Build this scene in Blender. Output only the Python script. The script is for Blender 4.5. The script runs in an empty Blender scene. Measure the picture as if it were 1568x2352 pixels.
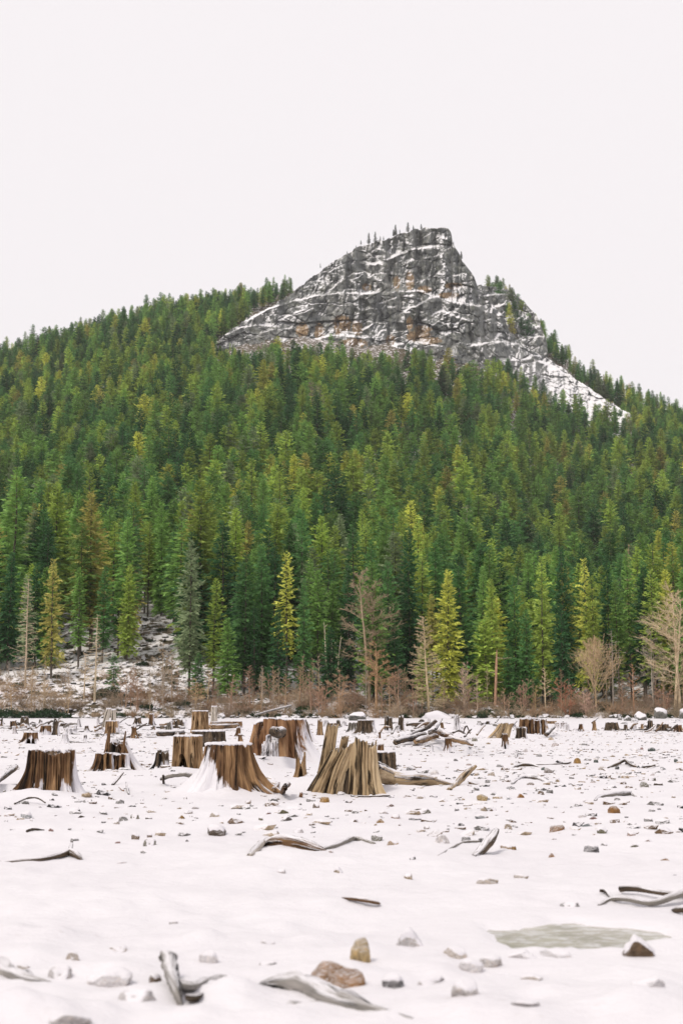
import bpy, bmesh, math, random
import numpy as np
from mathutils import Vector, Matrix

C = bpy.context.scene.collection
SC = bpy.context.scene
RND = random.Random(7)

# ------------------------------------------------------------------ camera, light, exposure
CAM_H = 1.7
FOC = 3267.0                                # focal length in units of a 1568 x 2352 picture
PITCH = math.atan((1625 - 1176) / FOC)
cam_d = bpy.data.cameras.new('camera')
cam = bpy.data.objects.new('camera', cam_d)
C.objects.link(cam)
cam.location = (0, 0, CAM_H)
cam.rotation_euler = (math.pi / 2 + PITCH, 0, 0)
cam_d.sensor_fit = 'VERTICAL'
cam_d.sensor_height = 36.0
cam_d.sensor_width = 24.0
cam_d.lens = 50.0
cam_d.clip_end = 9000
cam_d.dof.use_dof = True
cam_d.dof.focus_distance = 42.0
cam_d.dof.aperture_fstop = 2.2
SC.camera = cam

SUN_EL, SUN_AZ = math.radians(54), math.radians(-135)     # azimuth from +Y, clockwise: behind and left
world = bpy.data.worlds.new('World')
SC.world = world
world.use_nodes = True
wn = world.node_tree
wn.nodes.clear()
w_out = wn.nodes.new('ShaderNodeOutputWorld')
w_bg = wn.nodes.new('ShaderNodeBackground')
w_sky = wn.nodes.new('ShaderNodeTexSky')
w_sky.sky_type = 'NISHITA'
w_sky.sun_disc = False
w_sky.sun_elevation = SUN_EL
w_sky.sun_rotation = SUN_AZ
w_sky.air_density = 1.0
w_sky.dust_density = 5.0
w_mix = wn.nodes.new('ShaderNodeMix')
w_mix.data_type = 'RGBA'
w_mix.inputs[0].default_value = 0.95        # a closed, even cloud deck over the clear sky
w_mix.inputs[7].default_value = (9.95, 9.48, 9.62, 1)
wn.links.new(w_sky.outputs[0], w_mix.inputs[6])
wn.links.new(w_mix.outputs[2], w_bg.inputs[0])
w_bg.inputs[1].default_value = 0.1
wn.links.new(w_bg.outputs[0], w_out.inputs[0])

sun_d = bpy.data.lights.new('sun', 'SUN')
sun_d.energy = 2.05
sun_d.angle = math.radians(12)
sun_d.color = (1.0, 0.93, 0.82)
sun = bpy.data.objects.new('sun', sun_d)
C.objects.link(sun)
sdir = Vector((math.sin(SUN_AZ) * math.cos(SUN_EL), math.cos(SUN_AZ) * math.cos(SUN_EL), math.sin(SUN_EL)))
sun.rotation_euler = sdir.to_track_quat('Z', 'Y').to_euler()
sun.location = (0, 0, 60)

vs = SC.view_settings
vs.view_transform = 'Standard'
vs.look = 'None'
vs.exposure = 0.0
vs.gamma = 1.0
vs.use_curve_mapping = False
SC.render.engine = 'CYCLES'
SC.cycles.max_bounces = 6
SC.cycles.diffuse_bounces = 3
SC.cycles.volume_bounces = 0
SC.cycles.transparent_max_bounces = 8

# ------------------------------------------------------------------ picture point -> place
cp_, sp_ = math.cos(PITCH), math.sin(PITCH)

def ray(x, y):
    c, v = (x - 784) / FOC, (1176 - y) / FOC
    return (c, cp_ - v * sp_, sp_ + v * cp_)

def gpt(x, y, z=0.0):
    d = ray(x, y)
    t = (z - CAM_H) / d[2]
    return (d[0] * t, d[1] * t)

def at(x, y, Y):
    d = ray(x, y)
    t = Y / d[1]
    return (d[0] * t, CAM_H + d[2] * t)

def elev(y):
    d = ray(784, y)
    return d[2] / d[1]

def proj(X, Y, Z):
    dz = Z - CAM_H
    f = Y * cp_ + dz * sp_
    v = -Y * sp_ + dz * cp_
    return (784 + FOC * X / f, 1176 - FOC * v / f)

# ------------------------------------------------------------------ noise
_r = np.random.RandomState(11)
_P = np.concatenate([_r.permutation(256)] * 3)
_G = _r.normal(size=(256, 3))
_G /= np.linalg.norm(_G, axis=1)[:, None]

def pn(x, y, z=0.0):
    x, y, z = np.broadcast_arrays(np.asarray(x, float), np.asarray(y, float), np.asarray(z, float))
    xi, yi, zi = np.floor(x).astype(int), np.floor(y).astype(int), np.floor(z).astype(int)
    xf, yf, zf = x - xi, y - yi, z - zi
    u, v, w = [t * t * t * (t * (t * 6 - 15) + 10) for t in (xf, yf, zf)]
    out = 0
    for a in (0, 1):
        for b in (0, 1):
            for c in (0, 1):
                h = _P[_P[_P[(xi + a) & 255] + ((yi + b) & 255)] + ((zi + c) & 255)]
                g = _G[h]
                d = g[..., 0] * (xf - a) + g[..., 1] * (yf - b) + g[..., 2] * (zf - c)
                out = out + d * (u if a else 1 - u) * (v if b else 1 - v) * (w if c else 1 - w)
    return out * 1.5

def fbm(x, y, z=0.0, o=4, g=0.5):
    s, a, f = 0, 1.0, 1.0
    for i in range(o):
        s = s + a * pn(np.asarray(x) * f + 17.3 * i, np.asarray(y) * f + 5.1 * i, np.asarray(z) * f)
        a *= g
        f *= 2.03
    return s

def worley(x, y, seed=0):
    xi, yi = np.floor(x).astype(int), np.floor(y).astype(int)
    f1 = np.full(x.shape, 9.0)
    f2 = np.full(x.shape, 9.0)
    ident = np.zeros(x.shape, int)
    dx1, dy1 = np.zeros(x.shape), np.zeros(x.shape)
    for a in (-1, 0, 1):
        for b in (-1, 0, 1):
            h = _P[_P[(xi + a + seed) & 255] + ((yi + b) & 255)]
            px, py = xi + a + (h * 0.6180339) % 1, yi + b + (h * 0.7548776 + .31) % 1
            ddx, ddy = x - px, y - py
            d = np.sqrt(ddx * ddx + ddy * ddy)
            m = d < f1
            f2 = np.where(m, f1, np.minimum(f2, d))
            f1 = np.where(m, d, f1)
            ident = np.where(m, h, ident)
            dx1, dy1 = np.where(m, ddx, dx1), np.where(m, ddy, dy1)
    return f1, f2, ident, dx1, dy1

def sstep(a, b, x):
    t = np.clip((x - a) / (b - a), 0, 1)
    return t * t * (3 - 2 * t)

# ------------------------------------------------------------------ mesh helpers
def mk(name, V, F, mat=None, smooth=True, attrs=None):
    me = bpy.data.meshes.new(name)
    V = np.asarray(V, dtype=np.float64)
    if isinstance(F, np.ndarray):
        F = F.tolist()
    me.from_pydata(V.tolist(), [], F)
    if attrs:
        for k, a in attrs.items():
            a = np.asarray(a, dtype=np.float32)
            if a.ndim == 1:
                at_ = me.attributes.new(k, 'FLOAT', 'POINT')
                at_.data.foreach_set('value', a)
            else:
                at_ = me.attributes.new(k, 'FLOAT_VECTOR', 'POINT')
                at_.data.foreach_set('vector', a.ravel())
    if mat:
        me.materials.append(mat)
    if smooth:
        me.polygons.foreach_set('use_smooth', [True] * len(me.polygons))
    me.update()
    return me

def gridf(n, m, wrap=False, off=0):
    """n rows of m columns -> quads"""
    i = np.arange(n - 1)[:, None]
    j = np.arange(m if wrap else m - 1)[None, :]
    j2 = (j + 1) % m
    a = i * m + j
    b = i * m + j2
    return np.stack([a + 0 * b, b, b + m, a + m], -1).reshape(-1, 4) + off

def ob(name, me, parent=None, loc=None):
    o = bpy.data.objects.new(name, me)
    C.objects.link(o)
    if parent:
        o.parent = parent
    if loc is not None:
        o.location = loc
    return o

def empty(name, loc):
    o = bpy.data.objects.new(name, None)
    o.empty_display_size = 0.2
    C.objects.link(o)
    o.location = loc
    return o

USED = {}
def tag(o, label, cat, group=None, kind=None):
    o['label'] = label
    o['category'] = cat
    if group:
        o['group'] = group
    if kind:
        o['kind'] = kind
    USED[label] = USED.get(label, 0) + 1
    return o

# ------------------------------------------------------------------ materials
class G:
    def __init__(s, name, rough=0.8, spec=0.2):
        s.m = bpy.data.materials.new(name)
        s.m.use_nodes = True
        s.t = s.m.node_tree
        s.b = s.t.nodes['Principled BSDF']
        s.out = s.t.nodes['Material Output']
        s.b.inputs['Roughness'].default_value = rough
        s.b.inputs['Specular IOR Level'].default_value = spec
    def put(s, sock, v):
        if isinstance(v, bpy.types.NodeSocket):
            s.t.links.new(v, sock)
        elif v is not None:
            if isinstance(v, tuple) and len(v) == 3 and sock.type == 'RGBA':
                v = (*v, 1)
            sock.default_value = v
    def n(s, typ, ins=None, **kw):
        nd = s.t.nodes.new(typ)
        for k, v in kw.items():
            setattr(nd, k, v)
        for k, v in (ins or {}).items():
            s.put(nd.inputs[k], v)
        return nd
    def noise(s, vec, scale, detail=3, rough=.55, dist=0):
        return s.n('ShaderNodeTexNoise', {'Vector': vec, 'Scale': scale, 'Detail': detail, 'Roughness': rough, 'Distortion': dist}).outputs[0]
    def mix(s, f, a, b, mode='MIX'):
        nd = s.n('ShaderNodeMix', data_type='RGBA', blend_type=mode)
        s.put(nd.inputs[0], f); s.put(nd.inputs[6], a); s.put(nd.inputs[7], b)
        return nd.outputs[2]
    def ramp(s, f, stops):
        nd = s.n('ShaderNodeValToRGB', {'Fac': f})
        cr = nd.color_ramp
        while len(cr.elements) < len(stops):
            cr.elements.new(0.5)
        for e, (p, c) in zip(cr.elements, stops):
            e.position = p
            e.color = (*c, 1)
        return nd.outputs[0]
    def math(s, op, a, b=None, c=None, clamp=False):
        nd = s.n('ShaderNodeMath', operation=op, use_clamp=clamp)
        for i, v in enumerate((a, b, c)):
            if v is not None:
                s.put(nd.inputs[i], v)
        return nd.outputs[0]
    def mapr(s, v, a, b, c=0.0, d=1.0):
        nd = s.n('ShaderNodeMapRange', {0: v, 1: a, 2: b, 3: c, 4: d}, clamp=True)
        return nd.outputs[0]
    def mapping(s, vec, scale):
        return s.n('ShaderNodeMapping', {'Vector': vec, 'Scale': scale}).outputs[0]
    def attr(s, name):
        return s.n('ShaderNodeAttribute', attribute_name=name)
    def bump(s, h, strength, dist, normal=None):
        return s.n('ShaderNodeBump', {'Height': h, 'Strength': strength, 'Distance': dist, 'Normal': normal} if normal else
                   {'Height': h, 'Strength': strength, 'Distance': dist}).outputs[0]
    def snowmask(s, normal, direc, noise, lo, hi, amp=0.5):
        d = s.n('ShaderNodeVectorMath', operation='DOT_PRODUCT')
        s.put(d.inputs[0], normal); s.put(d.inputs[1], direc)
        v = s.math('ADD', d.outputs['Value'], s.math('MULTIPLY', s.math('SUBTRACT', noise, 0.5), amp))
        return s.mapr(v, lo, hi)
    def pos(s):
        return s.n('ShaderNodeNewGeometry').outputs['Position']
    def nor(s):
        return s.n('ShaderNodeNewGeometry').outputs['Normal']
    def obj(s):
        return s.n('ShaderNodeTexCoord').outputs['Object']
    def done(s, col, normal=None, rough=None):
        s.put(s.b.inputs['Base Color'], col)
        if normal is not None:
            s.put(s.b.inputs['Normal'], normal)
        if rough is not None:
            s.put(s.b.inputs['Roughness'], rough)
        return s.m

SNOW = (0.685, 0.668, 0.70)

def snow_material():
    g = G('snow', 0.65, 0.25)
    p = g.pos()
    st = g.mapping(p, (1.0, 2.2, 1.0))
    n1 = g.noise(p, 0.35, 4)
    n2 = g.noise(p, 14.0, 4, .6)
    n3 = g.noise(st, 3.2, 5, .65)
    n4 = g.noise(p, 60.0, 2)
    h = g.math('ADD', g.math('MULTIPLY', n2, .35), g.math('ADD', n3, g.math('MULTIPLY', n4, .08)))
    col = g.mix(g.mapr(n1, .35, .7), SNOW, (0.64, 0.62, 0.655))
    # silt blown into the crust in thin streaks
    dirt = g.math('MULTIPLY', g.mapr(g.noise(st, 5.5, 6, .7), .60, .70), g.mapr(n1, .42, .62))
    col = g.mix(g.math('MULTIPLY', dirt, .42), col, (0.42, 0.38, 0.37))
    return g.done(col, g.bump(h, 0.5, 0.05))

def hillside_material():
    g = G('snowy_forest_floor', 0.85, 0.1)
    p = g.pos()
    n1 = g.noise(p, 0.55, 6, .65)
    n2 = g.noise(p, 0.035, 3)
    y = g.n('ShaderNodeSeparateXYZ', {0: p}).outputs[1]
    far = g.mapr(y, 260, 420, 0.0, 0.10)
    v = g.math('ADD', g.math('ADD', n1, far), g.math('MULTIPLY', g.math('SUBTRACT', n2, .5), .3))
    f = g.mapr(v, .50, .57)
    brush = g.ramp(g.noise(p, 1.6, 4), [(.3, (.035, .035, .022)), (.5, (.08, .065, .04)), (.7, (.16, .12, .075))])
    return g.done(g.mix(f, (0.78, .75, .765), brush), g.bump(n1, .8, .5))

def wood_material(key, pal, snow_dir=(0, 0, 1), lo=.62, hi=.8, amp=.55, side=None):
    g = G('wood_' + key, 0.8, 0.15)
    v = g.attr('grain').outputs['Vector']
    fine = g.noise(g.mapping(v, (34, 34, 1.5)), 1.0, 4, .6, .6)
    wide = g.noise(g.mapping(v, (7, 7, .7)), 1.0, 3, .55, .4)
    blot = g.noise(g.mapping(v, (4, 4, 1.8)), 1.0, 3)
    f2 = g.mapr(fine, .32, .68)
    w2 = g.mapr(wide, .32, .68)
    val = g.math('ADD', g.math('MULTIPLY', f2, .30), g.math('ADD', g.math('MULTIPLY', w2, .42), g.math('MULTIPLY', g.mapr(blot, .3, .7), .28)))
    d, m, l = pal
    col = g.ramp(val, [(.22, d), (.40, m), (.58, tuple((a_ * .75 + b_ * .25) for a_, b_ in zip(m, l))), (.80, l)])
    check = g.noise(g.mapping(v, (8, 8, .5)), 1.0, 5, .62, .8)          # black streaks along the grain, the shade of deep cracks put into the colour
    streak = g.mapr(check, .41, .445, 1, 0)
    col = g.mix(g.math('MULTIPLY', streak, .92), col, tuple(c * .35 for c in d))
    h = g.math('ADD', g.math('MULTIPLY', fine, .5), g.math('ADD', wide, g.math('MULTIPLY', streak, -.6)))
    nb = g.bump(h, .65, .05)
    sn = g.noise(g.mapping(v, (9, 9, 1.6)), 1.0, 5, .65)
    if side:                                     # snow plastered on one side of a stump and banked at its foot
        sx, sy, kz = side
        xy = g.n('ShaderNodeVectorMath', operation='NORMALIZE')
        g.put(xy.inputs[0], g.mapping(v, (1, 1, 0)))
        dt = g.n('ShaderNodeVectorMath', operation='DOT_PRODUCT')
        g.put(dt.inputs[0], xy.outputs[0]); g.put(dt.inputs[1], (sx, sy, 0))
        zz = g.n('ShaderNodeSeparateXYZ', {0: v}).outputs[2]
        sv = g.math('ADD', g.math('SUBTRACT', dt.outputs['Value'], g.math('MULTIPLY', zz, kz)), g.math('MULTIPLY', g.math('SUBTRACT', sn, .5), amp * 2))
        mask = g.math('MAXIMUM', g.mapr(sv, lo, hi), g.snowmask(nb, (0, 0, 1), sn, .60, .78, .5))
    else:
        mask = g.snowmask(nb, snow_dir, sn, lo, hi, amp)
    col = g.mix(mask, col, SNOW)
    return g.done(col, nb)

PAL = {
    'brown': ((.018, .010, .006), (.098, .052, .026), (.33, .20, .10)),
    'tan': ((.055, .032, .016), (.215, .130, .066), (.46, .32, .185)),
    'weathered': ((.045, .030, .017), (.33, .235, .135), (.56, .44, .28)),
    'grey': ((.040, .036, .030), (.17, .155, .135), (.42, .385, .34)),
    'dark': ((.012, .010, .008), (.060, .045, .032), (.22, .155, .10)),
    'pale': ((.14, .115, .09), (.44, .39, .33), (.64, .59, .52)),
    'drift': ((.022, .021, .020), (.20, .188, .175), (.52, .48, .45)),
    'reddish': ((.060, .028, .015), (.22, .115, .058), (.42, .26, .14)),
}
_wm = {}
def wood(key, snow='top'):
    k = (key, snow)
    if k not in _wm:
        side = {'left': (-.90, -.36, .95), 'front': (-.05, -.30, 1.9), 'right': (1.0, -.12, .25)}.get(snow)
        d, lo, hi, amp = {
            'top': ((0, 0, 1), .55, .75, .6),
            'bare': ((0, 0, 1), .85, .98, .3),
            'left': ((-.74, -.30, .60), .18, .30, .6),
            'right': ((.72, .05, .69), .66, .80, .55),
            'front': ((-.15, -.72, .68), -.16, -.02, 1.15),
            'heavy': ((-.1, -.45, .88), .28, .5, .9),
            'frost': ((-.1, .1, .99), .62, .95, 1.0),
        }[snow]
        _wm[k] = wood_material(key + '_' + snow, PAL[key], Vector(d).normalized(), lo, hi, amp, side)
    return _wm[k]

def simple_material(name, stops, scale, bump=0.4, bd=.05, snow=None, stretch=(1, 1, 1), rough=.85):
    g = G(name, rough, .15)
    p = g.mapping(g.obj(), stretch)
    n = g.noise(p, scale, 5, .6)
    col = g.ramp(n, stops)
    nb = g.bump(n, bump, bd)
    if snow:
        mk_ = g.snowmask(nb, (0, 0, 1), g.noise(g.obj(), scale * 1.7, 4, .65), snow[0], snow[1], .5)
        col = g.mix(mk_, col, SNOW)
    return g.done(col, nb)

def stone_material():
    g = G('stone', .7, .3)
    oi = g.n('ShaderNodeObjectInfo')
    p = g.obj()
    n1 = g.noise(p, 2.2, 6, .65)
    n2 = g.noise(p, 9.0, 4, .6)
    f = g.ramp(n1, [(.3, (.45, .42, .40)), (.5, (1, 1, 1)), (.72, (1.6, 1.5, 1.35))])
    col = g.mix(1.0, oi.outputs['Color'], f, 'MULTIPLY')
    lich = g.math('MULTIPLY', g.mapr(n2, .58, .68), .35)
    col = g.mix(lich, col, (.30, .29, .24))
    nb = g.bump(g.math('ADD', n1, g.math('MULTIPLY', n2, .4)), .6, .15)
    a = oi.outputs['Alpha']                       # alpha carries how thickly the stone is snowed over
    lo = g.math('SUBTRACT', 1.05, a)
    d = g.n('ShaderNodeVectorMath', operation='DOT_PRODUCT')
    g.put(d.inputs[0], nb); g.put(d.inputs[1], (-.12, .12, .985))
    v = g.math('ADD', d.outputs['Value'], g.math('MULTIPLY', g.math('SUBTRACT', g.noise(p, 5.0, 5, .7), .5), .5))
    mask = g.n('ShaderNodeMapRange', {0: v, 1: lo, 2: g.math('ADD', lo, .28)}, clamp=True).outputs[0]
    col = g.mix(mask, col, SNOW)
    return g.done(col, nb)

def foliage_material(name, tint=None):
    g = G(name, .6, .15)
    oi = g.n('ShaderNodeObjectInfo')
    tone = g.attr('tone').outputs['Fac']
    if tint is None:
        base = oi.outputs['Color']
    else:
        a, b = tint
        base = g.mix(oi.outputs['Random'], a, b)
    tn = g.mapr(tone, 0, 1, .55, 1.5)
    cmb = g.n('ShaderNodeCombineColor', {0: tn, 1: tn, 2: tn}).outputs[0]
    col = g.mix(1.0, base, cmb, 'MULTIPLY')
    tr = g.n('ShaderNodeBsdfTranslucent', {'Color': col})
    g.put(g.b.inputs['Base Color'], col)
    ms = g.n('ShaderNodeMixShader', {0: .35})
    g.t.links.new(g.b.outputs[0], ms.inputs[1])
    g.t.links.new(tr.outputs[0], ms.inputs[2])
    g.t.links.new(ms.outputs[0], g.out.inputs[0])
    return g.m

def bark_object_colour(name):
    g = G(name, .85, .1)
    oi = g.n('ShaderNodeObjectInfo')
    n = g.noise(g.mapping(g.obj(), (3, 3, .6)), 2.0, 4)
    col = g.mix(1.0, oi.outputs['Color'], g.ramp(n, [(.3, (.55, .5, .48)), (.7, (1.35, 1.3, 1.25))]), 'MULTIPLY')
    return g.done(col)

def cliff_material():
    g = G('cliff_rock', .85, .15)
    p = g.pos()
    big = g.noise(g.mapping(p, (1, .6, .6)), .045, 5, .6)
    mid = g.noise(p, .35, 6, .68)
    vert = g.noise(g.mapping(p, (1.0, 1.0, .10)), .42, 5, .65)
    col = g.ramp(g.math('ADD', g.math('MULTIPLY', big, .35), g.math('ADD', g.math('MULTIPLY', mid, .40), g.math('MULTIPLY', vert, .25))),
                 [(.35, (.050, .056, .060)), (.45, (.130, .138, .138)), (.56, (.225, .228, .215)), (.68, (.38, .365, .33))])
    och = g.attr('ochre').outputs['Fac']
    om = g.mapr(g.math('ADD', g.math('MULTIPLY', och, 1.5), g.math('MULTIPLY', g.math('SUBTRACT', vert, .5), 1.6)), .36, .60)
    ocol = g.ramp(mid, [(.3, (.13, .075, .035)), (.5, (.30, .19, .09)), (.7, (.46, .30, .15))])
    col = g.mix(g.math('MULTIPLY', om, .75), col, ocol)
    streak = g.mapr(vert, .36, .44, 1, 0)
    col = g.mix(g.math('MULTIPLY', streak, .6), col, (.026, .028, .030))
    green = g.math('MULTIPLY', g.mapr(g.noise(p, .18, 4), .56, .66), .35)
    col = g.mix(green, col, (.14, .15, .09))
    nb = g.bump(g.math('ADD', mid, g.math('MULTIPLY', vert, .5)), .55, 1.2)
    sn = g.math('ADD', g.math('MULTIPLY', g.noise(p, .55, 6, .7), .62), g.math('MULTIPLY', g.mapr(g.noise(p, .05, 3), .32, .68), .38))
    sn = g.math('ADD', sn, g.attr('snowfield').outputs['Fac'])
    mask = g.snowmask(nb, Vector((-.30, -.12, .95)).normalized(), sn, .70, .84, 1.5)
    col = g.mix(mask, col, (.80, .79, .81))
    return g.done(col, nb)

M_SNOW = snow_material()
M_HILL = hillside_material()
M_STONE = stone_material()
M_NEEDLE = foliage_material('needles')
M_TRUNK = simple_material('conifer_bark', [(.3, (.05, .042, .034)), (.7, (.17, .14, .115))], 4, stretch=(3, 3, .5))
M_BARK = bark_object_colour('bare_bark')
M_CLIFF = cliff_material()

# ------------------------------------------------------------------ ground height
PUD = gpt(1335, 2150)
PUD_A = (gpt(1535, 2150)[0] - gpt(1140, 2150)[0]) / 2
PUD_B = (gpt(1335, 2108)[1] - gpt(1335, 2186)[1]) / 2
MOUND = []          # (X, Y, rx, ry, h)
for (x, y, rx, ry, h) in [(466, 1822, .42, .5, .45), (500, 1826, .55, .45, .26), (545, 1826, .6, .45, .12), (430, 1770, .33, .33, .40), (80, 1832, .8, .6, .17), (150, 1838, .7, .5, .10),
                          (720, 1815, .9, .8, .22), (880, 1818, 1.2, .7, .12), (420, 1782, 1.0, 1.0, .22), (610, 1765, 1.6, 1.3, .35),
                          (560, 1770, 1.0, 1.0, .25), (1050, 1690, 3.0, 3, .75), (250, 1782, 1.0, .8, .12), (360, 1790, 1.2, 1.0, .15),
                          (1155, 1705, 2.4, 2.0, .2), (20, 1815, .9, .8, .12)]:
    X, Y = gpt(x, y)
    MOUND.append((X, Y, rx, ry, h))

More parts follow.
